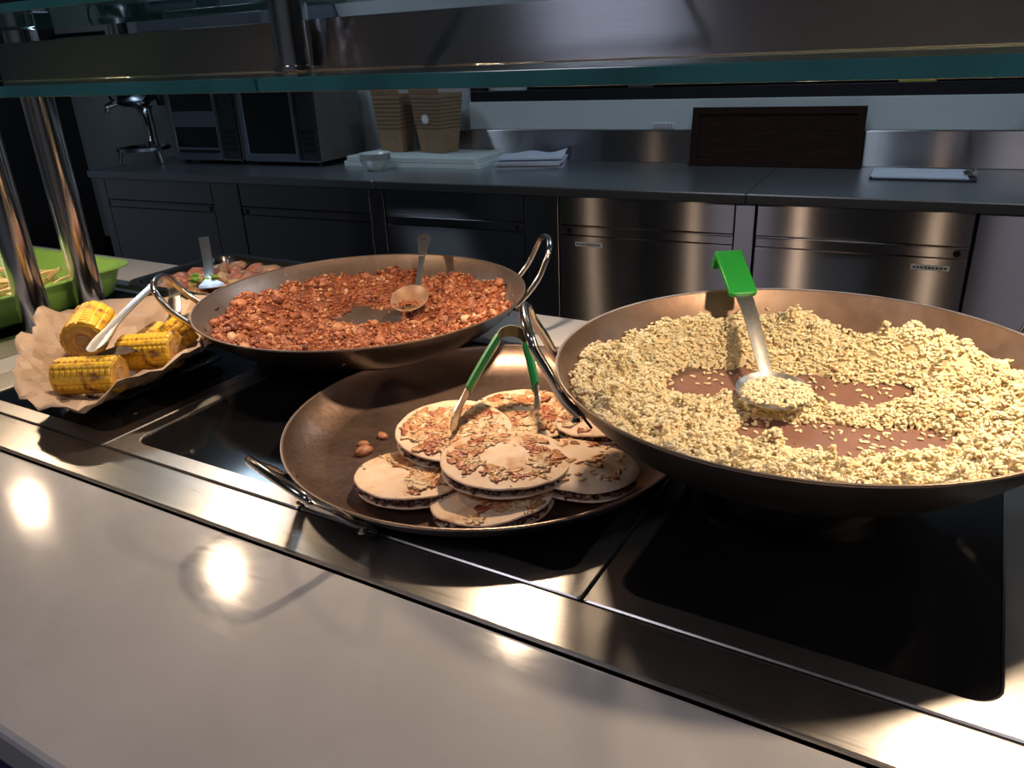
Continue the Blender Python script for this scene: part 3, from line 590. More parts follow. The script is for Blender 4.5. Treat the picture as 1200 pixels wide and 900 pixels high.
# ================================================================== pans
def wall_prof(R, d, rb, k, n=18):
    out = []
    for i in range(n+1):
        t_ = i/n
        out.append(((1-k)*(rb+(R-rb)*t_) + k*(rb+(R-rb)*math.sin(t_*PI/2)), (1-k)*d*t_ + k*d*(1-math.cos(t_*PI/2))))
    return out
class Pan:
    def __init__(s, name, label, cx, cy, zb, R, d, rb, k, mat_in, th=0.0025):
        s.c = (cx, cy); s.zb = zb; s.R = R; s.d = d; s.th = th
        s.t = thing(name, label, 'pan', (cx, cy, zb))
        P = wall_prof(R, d, rb, k); s.P = [(r_-th*.8, z_+th*(1-.7*z_/d)) for r_, z_ in P]
        outer = [(0.0005, 0)] + P
        inner = s.P[::-1] + [(0.0005, th)]
        # outside shell with rim, inside skin: two looks
        build('outside', G().lathe(outer, 96), 'pan_out', s.t)
        build('inside', G().lathe(inner, 96), mat_in, s.t)
        build('rim', G().lathe([(R+.0006, d-.0012), (R+.0009, d+.0002), (R+.0004, d+.0013), (R-.0014, d+.0015), (R-.0027, d+.0008), (R-.0029, d-.0004)], 96), 'pan_rim', s.t)
    def zi(s, r_):   # inner height above world zero
        xs = [p[0] for p in s.P]; zs = [p[1] for p in s.P]
        return s.zb + np.where(r_ < xs[0], s.th, np.interp(r_, xs, zs))
    def handle(s, ang, W, out, up, rod=0.0055, drop=0.030, inset=0.016):
        a = math.radians(ang); e = Vector((math.cos(a), math.sin(a), 0)); t_ = Vector((-math.sin(a), math.cos(a), 0))
        pts = []
        def P(wl, o_, z_): # point at lateral wl, radial offset o_ from the rim circle
            rr = math.sqrt(max(0, (s.R+o_)**2-wl*wl)) if o_ < .02 else math.sqrt(s.R**2-wl*wl*.3)+o_
            return e*rr + t_*wl + Vector((0, 0, s.d+z_))
        rw = lambda z_: float(np.interp(s.d+z_, [p[1] for p in s.P], [p[0] for p in s.P]))+s.th*2-s.R
        w0, w1 = rw(-drop)+rod*.8, rw(-drop*.35)+rod+.001
        L = [P(-W, w0, -drop), P(-W*.99, w1, -drop*.35), P(-W*.97, out*.42, up*.22), P(-W*.9, out*.75, up*.62)]
        n = 9; top = []
        for i in range(n):
            q = PI*(i/(n-1)); wl = -W*.86*math.cos(q); k_ = math.sin(q)
            top.append(P(wl, out*(.82+.18*k_), up*(.72+.28*k_)))
        Rg = [Vector((-0, 0, 0))]
        L2 = [P(W*.9, out*.75, up*.62), P(W*.97, out*.42, up*.22), P(W*.99, w1, -drop*.35), P(W, w0, -drop)]
        path = L + top + L2
        # smooth the path (Catmull-Rom)
        sm = []
        for i in range(len(path)-1):
            p0, p1, p2, p3 = path[max(i-1, 0)], path[i], path[i+1], path[min(i+2, len(path)-1)]
            for k_ in range(4):
                u_ = k_/4; sm.append(0.5*((2*p1)+(-p0+p2)*u_+(2*p0-5*p1+4*p2-p3)*u_*u_+(-p0+3*p1-3*p2+p3)*u_**3))
        sm.append(path[-1])
        h = build('handle', G().tube(sm, rod, 12), 'rod_steel', s.t)
        for q in (path[0], path[-1]):
            d_ = Vector((q.x, q.y, 0)).normalized(); sd = Vector((-d_.y, d_.x, 0))
            c_ = q; pl = G().strip([c_+Vector((0,0,-.014))-d_*.012, c_+Vector((0,0,-.002))-d_*.004, c_+Vector((0,0,.010))+d_*.001], [sd*.008, sd*.010, sd*.008], .003)
            build('mount', pl, 'pan_out', h)
            build('rivet', G().lathe([(.0055,0),(.005,.002),(.003,.0032),(.0005,.0036)], 14, (c_.x+d_.x*.004, c_.y+d_.y*.004, c_.z-.006)), 'rod_steel', h)
rice_pan = Pan('rice_wok', 'largest coppery steel wok holding yellow rice', -0.138, 0.870, 0.055, 0.279, 0.110, 0.13, 0.5, 'rice_pan_in')
rice_pan.handle(-150, 0.060, 0.034, 0.070); rice_pan.handle(30, 0.060, 0.034, 0.070)
red_pan = Pan('chili_wok', 'steel wok holding red minced meat', -0.943, 1.054, 0.0025, 0.298, 0.098, 0.13, 0.5, 'red_pan_in')
red_pan.handle(-140, 0.060, 0.050, 0.060); red_pan.handle(38, 0.058, 0.048, 0.078)
flat_pan = Pan('flat_pan', 'wide shallow steel pan holding the quesadillas', -0.528, 0.814, 0.0025, 0.277, 0.038, 0.225, 0.5, 'flat_pan_in')
flat_pan.handle(-106, 0.074, 0.046, 0.048, drop=0.018, inset=0.012)
# black ring that lifts the round rice wok off its hob
t = thing('wok_ring', 'black iron ring stand beneath the rice wok', 'stand', (-0.138, 0.870, -0.0005))
build('band', G().lathe([(.098,0),(.101,0),(.101,.050),(.098,.050)], 48).lathe([(.098,.050),(.098,0)], 48), 'iron_black', t)
for k in range(5):
    a = k*2*PI/5; build('slot_rib', G().tube([(.103*math.cos(a),.103*math.sin(a),.002),(.103*math.cos(a),.103*math.sin(a),.048)], .003, 8), 'iron_black', t)

# ================================================================== rice
def inpoly(x, y, poly):
    c = np.zeros(len(x), bool); j = len(poly)-1
    for i in range(len(poly)):
        xi, yi = poly[i]; xj, yj = poly[j]
        c ^= ((yi > y) != (yj > y)) & (x < (xj-xi)*(y-yi)/(yj-yi+1e-12)+xi); j = i
    return c
def polydist(x, y, poly):
    d = np.full(len(x), 9.0)
    for i in range(len(poly)):
        a = np.array(poly[i-1]); b_ = np.array(poly[i]); ab = b_-a
        tt = np.clip(((x-a[0])*ab[0]+(y-a[1])*ab[1])/(ab@ab), 0, 1)
        d = np.minimum(d, np.hypot(x-a[0]-tt*ab[0], y-a[1]-tt*ab[1]))
    return d
def vnoise(x, y, s, z=0.0): return np.array([mnoise.noise(Vector((a*s, b_*s, z))) for a, b_ in zip(x, y)])
BARE1 = [(-.179,.039),(-.170,.097),(-.105,.150),(-.006,.172),(.099,.160),(.109,.140),(.045,.128),(-.057,.106),(-.133,.058)]
BARE2 = [(-.071,-.001),(-.062,.042),(.016,.064),(.109,.090),(.167,.056),(.141,.024),(.076,-.012),(.013,-.019),(-.045,-.023)]
def rice_field(x, y):
    """pile height over the wok and cover 0..1"""
    r_ = np.hypot(x, y); a = np.arctan2(y, x)
    ins = inpoly(x, y, BARE1) | inpoly(x, y, BARE2)
    d = np.minimum(polydist(x, y, BARE1), polydist(x, y, BARE2)); d = np.where(ins, -d, d)
    n1 = vnoise(x, y, 28); n2 = vnoise(x, y, 70, 3.0); n3 = vnoise(x, y, 12, 7.0); n4 = vnoise(x, y, 90, 5.0)
    back = np.clip(np.sin(a), 0, 1); rmax = 0.262-0.014*back+0.010*n3+0.005*n1
    edge = np.clip((rmax-r_)/0.03, 0, 1)
    dd = d + 0.008*n1
    cov = np.clip(dd/0.012, 0, 1)*np.clip((rmax-r_)/0.010, 0, 1)
    h = np.clip(dd/0.05, 0, 1)**0.7*edge**0.6*(0.020+0.016*n3+0.016*n1+0.020*np.maximum(n2+.1, 0)+.012*np.maximum(n4, 0))
    return np.maximum(h, 0), cov, dd
# bed under the loose grains
nr, na = 70, 150; g = G(); hh = []
rr = np.linspace(0.001, 0.268, nr); aa = np.linspace(0, 2*PI, na, endpoint=False)
RX, AX = np.meshgrid(rr, aa, indexing='ij'); X = (RX*np.cos(AX)).ravel(); Y = (RX*np.sin(AX)).ravel()
H, CV, _ = rice_field(X, Y)
Zb = rice_pan.zi(np.hypot(X, Y)) - rice_pan.zb
Z = Zb + np.where(CV > 0.35, H-0.0022, -0.0012)
faces = [(i*na+j, i*na+(j+1) % na, (i+1)*na+(j+1) % na, (i+1)*na+j) for i in range(nr-1) for j in range(na)]
cvq = CV.reshape(nr, na) > 0.35
faces = [f for f in faces if sum(cvq.ravel()[k] for k in f) >= 2]
rice = thing('rice', 'yellow fried rice spread in the largest wok', 'rice', (*rice_pan.c, rice_pan.zb), kind='stuff')
g.v = list(map(tuple, np.stack([X, Y, Z], 1))); g.f = faces
build('bed', g, 'rice_bed', rice)['kind'] = 'stuff'
# starchy film on the bare floor
X0 = np.linspace(0.0015, .19, 26); A0 = np.linspace(0, 2*PI, 90, endpoint=False)
g = G(); g.loops([[(r_*math.cos(a), r_*math.sin(a), float(rice_pan.zi(np.array(r_)))-rice_pan.zb+.0004) for a in A0] for r_ in X0])
build('starch_film', g, 'rice_film', rice_pan.t)
# grains
def grain_mesh():
    v = []; f = []; prof = [(-1, 0), (-.72, .68), (-.2, 1), (.35, .98), (.8, .6), (1, 0)]
    v.append((-1, 0, 0)); n = 6
    for x, r_ in prof[1:-1]:
        for j in range(n): v.append((x, r_*math.cos(2*PI*j/n), r_*math.sin(2*PI*j/n)))
    v.append((1, 0, 0)); e = len(v)-1
    for j in range(n): f.append((0, 1+(j+1) % n, 1+j))
    for i in range(3):
        for j in range(n):
            a, b_, c_, d_ = 1+i*n+j, 1+i*n+(j+1) % n, 1+(i+1)*n+(j+1) % n, 1+(i+1)*n+j; f += [(a, b_, c_), (a, c_, d_)]
    for j in range(n): f.append((e, 1+3*n+j, 1+3*n+(j+1) % n))
    return np.array(v), np.array(f)
GV, GF = grain_mesh()
def grains(n_try, sparse):
    q = np.sqrt(rng.uniform(0, 1, n_try))*0.266; a = rng.uniform(0, 2*PI, n_try); x = q*np.cos(a); y = q*np.sin(a)
    H, CV, dd = rice_field(x, y)
    if sparse: keep = (CV < .35) & (rng.uniform(0, 1, n_try) < np.where(np.hypot(x, y) < .2, 0.30+0.5*np.exp(np.minimum(dd, 0)/.006), .25*np.exp(-np.maximum(np.hypot(x, y)-.247, 0)/.004)))
    else: keep = rng.uniform(0, 1, n_try) < CV*1.2
    x, y, H = x[keep], y[keep], H[keep]; n = len(x)
    base = rice_pan.zi(np.hypot(x, y))-rice_pan.zb
    z = base + (H + rng.uniform(-.0012, .0022, n) if not sparse else rng.uniform(.0012, .0022, n))
    L_ = rng.uniform(.0034, .0048, n); scl = np.stack([L_, L_*rng.uniform(.40, .50, n), L_*rng.uniform(.34, .44, n)], 1)
    tint = np.clip(rng.normal(.5, .17, n) + .2*vnoise(x, y, 14, 11.0), 0, 1)
    return scatter_mesh(GV, GF, np.stack([x, y, z], 1), scl, rotmats(n, .12 if sparse else .36), tint)
v1, f1, t1 = grains(27000, False); v2, f2, t2 = grains(2600, True)
o = build_np('grains', np.concatenate([v1, v2]), np.concatenate([f1, f2+len(v1)]), 'rice', rice, np.concatenate([t1, t2])); o['kind'] = 'stuff'
# browned crumbs and herbs
n = 90; q = np.sqrt(rng.uniform(0, 1, n))*.25; a = rng.uniform(0, 2*PI, n); x, y = q*np.cos(a), q*np.sin(a); H, CV, _ = rice_field(x, y); k = CV > .6; x, y, H = x[k], y[k], H[k]
v_, f_, t_ = scatter_mesh(ICO1, ICO1F, np.stack([x, y, rice_pan.zi(np.hypot(x, y))-rice_pan.zb+H+.002], 1), np.stack([rng.uniform(.002, .007, len(x)), rng.uniform(.002, .005, len(x)), rng.uniform(.0015, .003, len(x))], 1), rotmats(len(x), .4), np.zeros(len(x)), .15)
build_np('browned_bits', v_, f_, 'rice_crust', rice)['kind'] = 'stuff'

# ================================================================== red minced meat
BARE3 = [(-.146,.052),(-.133,.125),(-.055,.160),(-.010,.121),(-.029,.060),(-.095,.040)]
def chili_field(x, y):
    r_ = np.hypot(x, y); a = np.arctan2(y, x); ins = inpoly(x, y, BARE3); d = polydist(x, y, BARE3); d = np.where(ins, -d, d)
    n1 = vnoise(x, y, 26, 21.0); n2 = vnoise(x, y, 60, 23.0); n3 = vnoise(x, y, 11, 27.0)
    back = np.clip(np.sin(a-.3), 0, 1); rmax = 0.272-0.006*back+0.012*n3+0.008*n2
    dd = d+.010*n1
    cov = np.clip(dd/.01, 0, 1)*np.clip((rmax-r_)/.012, 0, 1)
    h = np.clip(dd/.05, 0, 1)**.7*np.clip((rmax-r_)/.05, 0, 1)**.7*(.024+.018*n3+.018*n1+.012*n2)
    return np.maximum(h, 0), cov, dd
chili = thing('minced_meat', 'red saucy minced meat filling the rear wok', 'minced meat', (*red_pan.c, red_pan.zb), kind='stuff')
rr = np.linspace(0.001, 0.285, nr); RX, AX = np.meshgrid(rr, aa, indexing='ij'); X = (RX*np.cos(AX)).ravel(); Y = (RX*np.sin(AX)).ravel()
H, CV, _ = chili_field(X, Y); Zb = red_pan.zi(np.hypot(X, Y))-red_pan.zb
cvq = (CV > .35); Z = Zb+np.where(cvq, H-.001, -.001)
faces = [(i*na+j, i*na+(j+1) % na, (i+1)*na+(j+1) % na, (i+1)*na+j) for i in range(nr-1) for j in range(na)]
g = G(); g.v = list(map(tuple, np.stack([X, Y, Z], 1))); g.f = [f for f in faces if sum(cvq[k] for k in f) >= 2]
build('sauce_bed', g, 'chili_bed', chili)['kind'] = 'stuff'
def lumps(n_try, smin, smax, splash=False, big=False):
    q = np.sqrt(rng.uniform(0, 1, n_try))*.288; a = rng.uniform(0, 2*PI, n_try); x, y = q*np.cos(a), q*np.sin(a)
    H, CV, dd = chili_field(x, y); r_ = np.hypot(x, y)
    keep = (rng.uniform(0, 1, n_try) < CV) if not splash else ((CV < .35) & (rng.uniform(0, 1, n_try) < np.where(r_ > .2, np.exp(-np.maximum(r_-.262, 0)/.007)*.6, .25)))
    x, y, H, r_ = x[keep], y[keep], H[keep], r_[keep]; n = len(x); s = rng.uniform(smin, smax, n)*rng.uniform(.7, 1.2, n)
    scl = np.stack([s*rng.uniform(.8, 1.5, n), s*rng.uniform(.7, 1.1, n), s*rng.uniform(.5, .9, n)*(1 if not splash else .5)], 1)
    z = red_pan.zi(r_)-red_pan.zb+(H+s*rng.uniform(-.1, .35, n) if not splash else s*.2)
    tint = np.clip(rng.normal(.40, .20, n)+.45*vnoise(x, y, 24, 31.0), 0, 1)
    B, F = (ICO2, ICO2F) if big else (ICO1, ICO1F)
    return scatter_mesh(B, F, np.stack([x, y, z], 1), scl, rotmats(n, .5), tint, .13 if not big else .09)
parts = [lumps(13000, .0013, .0032), lumps(2500, .003, .0055, False, True), lumps(130, .007, .012, False, True), lumps(2600, .001, .0022, True)]
off = 0; V = []; F = []; T = []
for v_, f_, t_ in parts: V.append(v_); F.append(f_+off); T.append(t_); off += len(v_)
o = build_np('meat_crumbs', np.concatenate(V), np.concatenate(F), 'chili', chili, np.concatenate(T)); o['kind'] = 'stuff'

# ================================================================== quesadillas
def disc(R, th, seed, dome=0.0, wav=.0015, seg=48, rings=9, bend=0.0):
    g = G(); L = []
    def P(r_, j, top):
        a = 2*PI*j/seg; rr_ = r_*(1+.025*mnoise.noise(Vector((math.cos(a)*1.4, math.sin(a)*1.4, seed)))); x, y = rr_*math.cos(a), rr_*math.sin(a)
        z = dome*(1-(r_/R)**2) + wav*mnoise.noise(Vector((x*38, y*38, seed+5)))*min(1, r_/(R*.3)) - bend*max(0, r_/R-.55)**2*R*4
        return (x, y, z+(th if top else 0))
    for i in range(rings): L.append([P(R*.985*(i+.02)/(rings-1+.02), j, True) for j in range(seg)])
    L.append([P(R, j, True) for j in range(seg)]); L[-1] = [(x, y, z-th*.5) for x, y, z in L[-1]]
    for i in range(rings-1, -1, -1): L.append([P(R*.985*(i+.02)/(rings-1+.02), j, False) for j in range(seg)])
    return g.loops(L)
def quesadilla(x, y, z, R, tiltx, tilty, rz, seed, style, label, gap=.013, open_=0.0, dome=.0015):
    t = thing('quesadilla', label, 'quesadilla', (x, y, z), 0, 'quesadillas in the shallow pan'); t.rotation_euler = (math.radians(tiltx), math.radians(tilty), rz)
    rs = np.random.default_rng(seed)
    build('bottom_tortilla', disc(R*.98, .0024, seed+.3, 0, .0012), 'tortilla', t)
    fl = G().lathe([(.0005,.0028),(R*.86,.0028),(R*.91,.006),(R*.86,gap-.001),(.0005,gap-.0006)], 40); fl.v = [(a*(1+.04*mnoise.noise(Vector((a*60,b_*60,seed)))), b_*(1+.04*mnoise.noise(Vector((b_*60,a*60,seed)))), c_) for a, b_, c_ in fl.v]
    f0 = build('filling', fl, 'filling', t, cols=[.2]*len(fl.v))
    n = 150; a = rs.uniform(0, 2*PI, n); q = R*rs.uniform(.84, .97, n)
    s = rs.uniform(.0022, .0052, n); v_, f_, t_ = scatter_mesh(ICO1, ICO1F, np.stack([q*np.cos(a), q*np.sin(a), rs.uniform(.004, max(.006, gap-.002), n)], 1), np.stack([s*1.2, s, s*.7], 1), rotmats(n), np.clip(rs.normal(.4, .3, n), 0, 1), .15)
    build_np('filling_crumbs', v_, f_, 'filling', f0, t_)['kind'] = 'stuff'
    top = build('top_tortilla', disc(R, .0024, seed+.7, dome, .002, bend=.014), 'tortilla', t); top.location = (0, 0, gap); top.rotation_euler = (math.radians(open_), 0, 0)
    # grilled cheese on the top
    n = {'full': 560, 'ring': 340, 'patch': 480, 'few': 60, 'half': 320}[style]
    X_ = []; 
    while len(X_) < n:
        a_ = rs.uniform(0, 2*PI); q_ = math.sqrt(rs.uniform(0, 1))
        nn = mnoise.noise(Vector((q_*math.cos(a_)*2.2, q_*math.sin(a_)*2.2, seed*1.7)))
        ok = {'full': q_ < .86 and nn > -.35, 'ring': .42 < q_ < .80 and nn > -.28, 'patch': q_ < .82 and math.cos(a_-.6) > -.35 and nn > -.2, 'few': .3 < q_ < .8, 'half': q_ < .9 and math.sin(a_) < .25 and nn > -.3}[style]
        if ok: X_.append((q_*math.cos(a_)*R, q_*math.sin(a_)*R, nn))
    X_ = np.array(X_); r2 = np.hypot(X_[:, 0], X_[:, 1])/R
    zt = .0024+dome*(1-r2**2)-.014*np.maximum(0, r2-.55)**2*R*4+.0006
    L_ = rs.uniform(.0025, .0085, n)*(1+.5*(rs.uniform(0, 1, n) > .85)); n5 = np.array([mnoise.noise(Vector((a_*45, b_*45, seed))) for a_, b_ in X_[:, :2]])
    v_, f_, t_ = scatter_mesh(ICO2, ICO2F, np.stack([X_[:, 0], X_[:, 1], zt], 1), np.stack([L_, L_*rs.uniform(.25, .7, n), rs.uniform(.0004, .0009, n)], 1), rotmats(n, .04), np.clip(rs.normal(.5, .12, n)+.9*n5, 0, 1), .26)
    build_np('grilled_cheese', v_, f_, 'cheese', top, t_)['kind'] = 'stuff'
    return t
QR = .0725
quesadilla(-0.548, 0.660, 0.0105, .070, -4, 2, .4, 3, 'patch', 'quesadilla at the left with a broad browned cheese patch', open_=0)
quesadilla(-0.432, 0.664, 0.0095, .073, -5, 3, 2.0, 5, 'half', 'quesadilla at the front edge of pan, partly covered above')
quesadilla(-0.368, 0.758, 0.0180, .075, 1, 6, 1.2, 8, 'few', 'pale domed quesadilla at the right beside the rice wok', dome=.014)
quesadilla(-0.503, 0.872, 0.0120, .080, -3, 0, 5.0, 11, 'full', 'golden quesadilla at the back between the tong tips')
quesadilla(-0.545, 0.752, 0.0300, .076, -4, -3, 3.4, 14, 'full', 'quesadilla on the left of the pile touched by tongs', gap=.015)
quesadilla(-0.439, 0.708, 0.0345, .080, -2, 2, 0.6, 17, 'ring', 'topmost pale quesadilla in the centre with a ring of cheese', gap=.013)
quesadilla(-0.385, 0.868, 0.0300, .060, -5, 3, 2.2, 21, 'patch', 'reddish quesadilla at the back right under the wok handle', gap=.012)
# loose red crumbs
for k, (x, y, s) in enumerate([(-.662, .705, .010), (-.677, .722, .007), (-.668, .752, .007)]):
    v_, f_, t_ = scatter_mesh(ICO2, ICO2F, np.zeros((1, 3)), np.array([[s*1.3, s, s*.5]]), rotmats(1, .2), np.array([.5]), .14)
    o = build_np('meat_crumb', v_, f_, 'chili', None, t_); o.location = (x, y, .0025+.0025+s*.42); tag(o, ['largest loose red meat crumb in the shallow pan', 'small loose red meat crumb beside the largest crumb', 'loose red meat crumb furthest back in the shallow pan'][k], 'crumb', 'loose crumbs in the pan')

# ================================================================== utensils
def sm(path, n=6):
    path = [Vector(p) for p in path]; out = []
    for i in range(len(path)-1):
        p0, p1, p2, p3 = path[max(i-1, 0)], path[i], path[i+1], path[min(i+2, len(path)-1)]
        for k_ in range(n):
            u_ = k_/n; out.append(0.5*((2*p1)+(-p0+p2)*u_+(2*p0-5*p1+4*p2-p3)*u_*u_+(-p0+3*p1-3*p2+p3)*u_**3))
    out.append(path[-1]); return out
def local(pts, o): return [Vector(p)-Vector(o) for p in pts]
def tongs(name, label, tipA, tipB, bow, bulge, wid, mat_grip=None, th=.0014, tipw=1.5, grip=(0.30, 0.72), side_bias=None):
    """bent spring-steel tongs: two arms that meet in a round bow"""
    tipA, tipB, bow = Vector(tipA), Vector(tipB), Vector(bow)
    o0 = (tipA+tipB)/2; t = thing(name, label, 'tongs', o0)
    ax = (bow-o0).normalized(); lat = (tipB-tipA); lat = (lat-ax*lat.dot(ax)).normalized(); sd = ax.cross(lat).normalized()
    Lg = (bow-o0).length
    def arm(tip, s_):
        p0 = tip; p3 = bow+lat*s_*bulge-ax*bulge
        pts = [p0, p0.lerp(p3, .18)+lat*s_*.004, p0.lerp(p3, .45)+lat*s_*.005, p0.lerp(p3, .75)+lat*s_*.003, p3]
        return sm(local(pts, o0), 7)
    for tip, s_ in ((tipA, -1), (tipB, 1)):
        P = arm(tip, s_); n = len(P); side = []
        for i in range(n):
            q = i/(n-1); w_ = wid*(tipw*(.45+.55*math.sin(min(1, q/.12)*PI/2)) if q < .22 else tipw+(1-tipw)*min(1, (q-.22)/.12) if q < .34 else 1.0)
            side.append(sd*w_)
        global th_sign
        th_sign = s_
        build('arm', G().strip(P, side, th, .35), 'utensil_steel', t)
        if mat_grip:
            i0, i1 = int(n*grip[0]), int(n*grip[1]) if grip[1] < 1 else n
            build('grip', G().strip(P[i0:i1], [sd*wid*1.15]*(i1-i0), th*2.4, .35), mat_grip, t)
        th_sign = 1
    c = bow-ax*bulge; arc = [c+lat*math.cos(q)*bulge*-1+ax*math.sin(q)*bulge for q in np.linspace(0, PI, 13)]
    build('bow', G().strip(local(arc, o0), [sd*wid]*13, th), mat_grip and 'gap_green' or 'utensil_steel', t)
    return t
plain('gap_green', (0.005, 0.03, 0.012), 0.4)
tongs('serving_tongs', 'steel tongs with green grips standing among the quesadillas', (-0.537, 0.733, 0.0505), (-0.453, 0.815, 0.052), (-0.536, 0.905, 0.133), 0.022, 0.0125, 'green_grip', grip=(.46, 1))
tongs('corn_tongs', 'plain steel tongs lying across the corn', (-1.150, 0.655, 0.098), (-1.235, 0.860, 0.065), (-1.275, 0.905, 0.128), 0.022, 0.013)

# serving spoon in the red wok
def spoon(name, label, bowl_c, bowl_r, neck, shaft, wid, mat='utensil_steel', bmat='utensil_steel', deep=.012, tilt=(0, 0)):
    t = thing(name, label, 'spoon', bowl_c)
    b_ = build('bowl', G().lathe([(.0005,-deep),(bowl_r*.45,-deep*.85),(bowl_r*.8,-deep*.4),(bowl_r,0),(bowl_r+.0012,.0006),(bowl_r*.98,.0012),(bowl_r*.78,-deep*.4+.0015),(bowl_r*.45,-deep*.85+.0015),(.0005,-deep+.0015)], 40), bmat, t)
    b_.rotation_euler = (math.radians(tilt[0]), math.radians(tilt[1]), 0)
    P = sm(local([neck]+shaft, bowl_c), 8); n = len(P)
    d_ = (P[-1]-P[0]).normalized(); sd = d_.cross(Vector((0, 0, 1))).normalized()
    build('shaft', G().strip(P, [sd*wid*(0.7+.3*i/n if i < n*.8 else 1.0) for i in range(n)], .0022, .15), mat, t)
    return t, P, sd
sp, P, sd = spoon('serving_spoon', 'steel spoon resting in the red minced meat', (-0.918, 1.158, 0.066), 0.037, (-0.925, 1.190, 0.066), [(-0.938, 1.215, 0.075), (-0.968, 1.275, 0.118)], .0065, tilt=(24, 8), bmat='sauced_steel')
b0 = P[-1]; d_ = (P[-1]-P[-4]).normalized(); up = d_.cross(sd).normalized(); e0 = b0; e1 = b0+d_*.046
outl = [e0-sd*.007]+[e0.lerp(e1, q)-sd*(.007+.006*q) for q in (.3, .6)]+[e1+(-sd*math.cos(q)+d_*math.sin(q))*.0145 for q in np.linspace(0, PI, 9)]+[e0.lerp(e1, q)+sd*(.007+.006*q) for q in (.6, .3)]+[e0+sd*.007]
K = len(outl); cen = e1+d_*.001; hole = [cen+((p-cen).normalized())*.0058 for p in outl]
hole_t = build('handle_end', G().loops([[p+up*.0012 for p in outl], [p-up*.0012 for p in outl], [p-up*.0012 for p in hole], [p+up*.0012 for p in hole]], True), 'utensil_steel', sp)
# saucy smear in the spoon
v_, f_, t_ = scatter_mesh(ICO1, ICO1F, np.stack([rng.normal(0, .012, 120), rng.normal(0, .012, 120), rng.uniform(-.010, -.006, 120)], 1), np.stack([rng.uniform(.002, .004, 120)]*2+[rng.uniform(.0008, .0018, 120)], 1), rotmats(120, .2), rng.uniform(.2, .6, 120), .15)
o = build_np('sauce_smear', v_, f_, 'chili', sp, t_); o['kind'] = 'stuff'
# rice spoon with green handle
rs_, P, sd = spoon('rice_spoon', 'steel serving spoon with bright green hook handle in rice', (-0.180, 0.938, 0.092), 0.046, (-0.199, 0.975, 0.096), [(-0.208, 0.988, 0.110), (-0.236, 1.030, 0.152), (-0.262, 1.068, 0.180)], .0115, tilt=(7, 4), deep=.016)
e = P[-1]; d_ = (P[-1]-P[-5]).normalized(); up = sd.cross(d_).normalized()
HL = .074
gp = [e-d_*.014, e+d_*.02, e+d_*HL*.7, e+d_*(HL), e+d_*(HL+.004)+up*-.006]
g = G().strip([e-d_*.012, e-d_*.010, e+d_*HL*.5, e+d_*HL], [sd*.015, sd*.0195, sd*.0195, sd*.0195], .008, .05)
hd_ = build('handle', g, 'green_plastic', rs_, bevel=.0015)
hk = e+d_*HL; dn = -up
g = G().strip([hk-d_*.004-up*.003, hk+dn*.012-d_*.0035, hk+dn*.026-d_*.005], [sd*.0195, sd*.0195, sd*.0195], .007, 0)
build('hook', g, 'green_plastic', rs_, bevel=.0012)
# rice heaped in the spoon
n = 420; q = np.sqrt(rng.uniform(0, 1, n))*.043; a = rng.uniform(0, 2*PI, n); L_ = rng.uniform(.0034, .0048, n)
v_, f_, t_ = scatter_mesh(GV, GF, np.stack([q*np.cos(a)+.004, q*np.sin(a)-.004, .004-.004*(q/.043)**2+rng.uniform(-.001, .003, n)], 1), np.stack([L_, L_*.45, L_*.4], 1), rotmats(n, .35), np.clip(rng.normal(.6, .15, n), 0, 1))
o = build_np('spooned_rice', v_, f_, 'rice', None, t_); o.location = (-0.180, 0.938, 0.092); tag(o, 'small heap of rice lying in the green handled spoon', 'rice', kind='stuff')

# ================================================================== corn in brown paper
def dish(name, label, cat, x0, x1, y0, y1, h, mat, flare=.012, lip=.012, r=.035, th=.003, base=.0025):
    cx, cy = (x0+x1)/2, (y0+y1)/2; a, b_ = (x1-x0)/2, (y1-y0)/2
    t = thing(name, label, cat, (cx, cy, base)); R = lambda i, z: rrect(-a+i, a-i, -b_+i, b_-i, max(.006, r-i*.5), z, 7)
    build('shell', G().loops([R(flare+lip+.012, 0), R(flare+lip, .008), R(lip, h-.004), R(0, h-.001), R(0, h+.002), R(lip+.001, h+.0015), R(flare+lip+th, .010), R(flare+lip+.013, th)], False, True, True), mat, t)
    return t, R
t, R = dish('black_dish', 'black dish hidden beneath the paper with corn', 'dish', -1.360, -1.120, 0.650, 0.88, 0.014, 'black_enamel', base=0.0)
# paper: rings from the dish floor outwards, crumpled
PC = Vector((-1.235, 0.742, 0.0))
out = [(-1.215,.560,.058),(-1.150,.540,.048),(-1.062,.560,.045),(-1.062,.628,.070),(-1.035,.690,.073),(-1.050,.768,.076),(-1.100,.835,.055),(-1.165,.895,.060),(-1.235,.955,.085),(-1.330,.950,.080),(-1.430,.905,.070),(-1.450,.800,.085),(-1.425,.730,.100),(-1.365,.680,.085),(-1.330,.640,.090),(-1.290,.600,.060)]
n = len(out); dens = []
for i in range(n):
    for k in range(4):
        p0, p1, p2, p3 = [Vector(out[(i+j) % n]) for j in (-1, 0, 1, 2)]; u_ = k/4
        dens.append(p1.lerp(p2, u_)*.55+.45*(0.5*((2*p1)+(-p0+p2)*u_+(2*p0-5*p1+4*p2-p3)*u_*u_+(-p0+3*p1-3*p2+p3)*u_**3)))
L = []; NR = 13
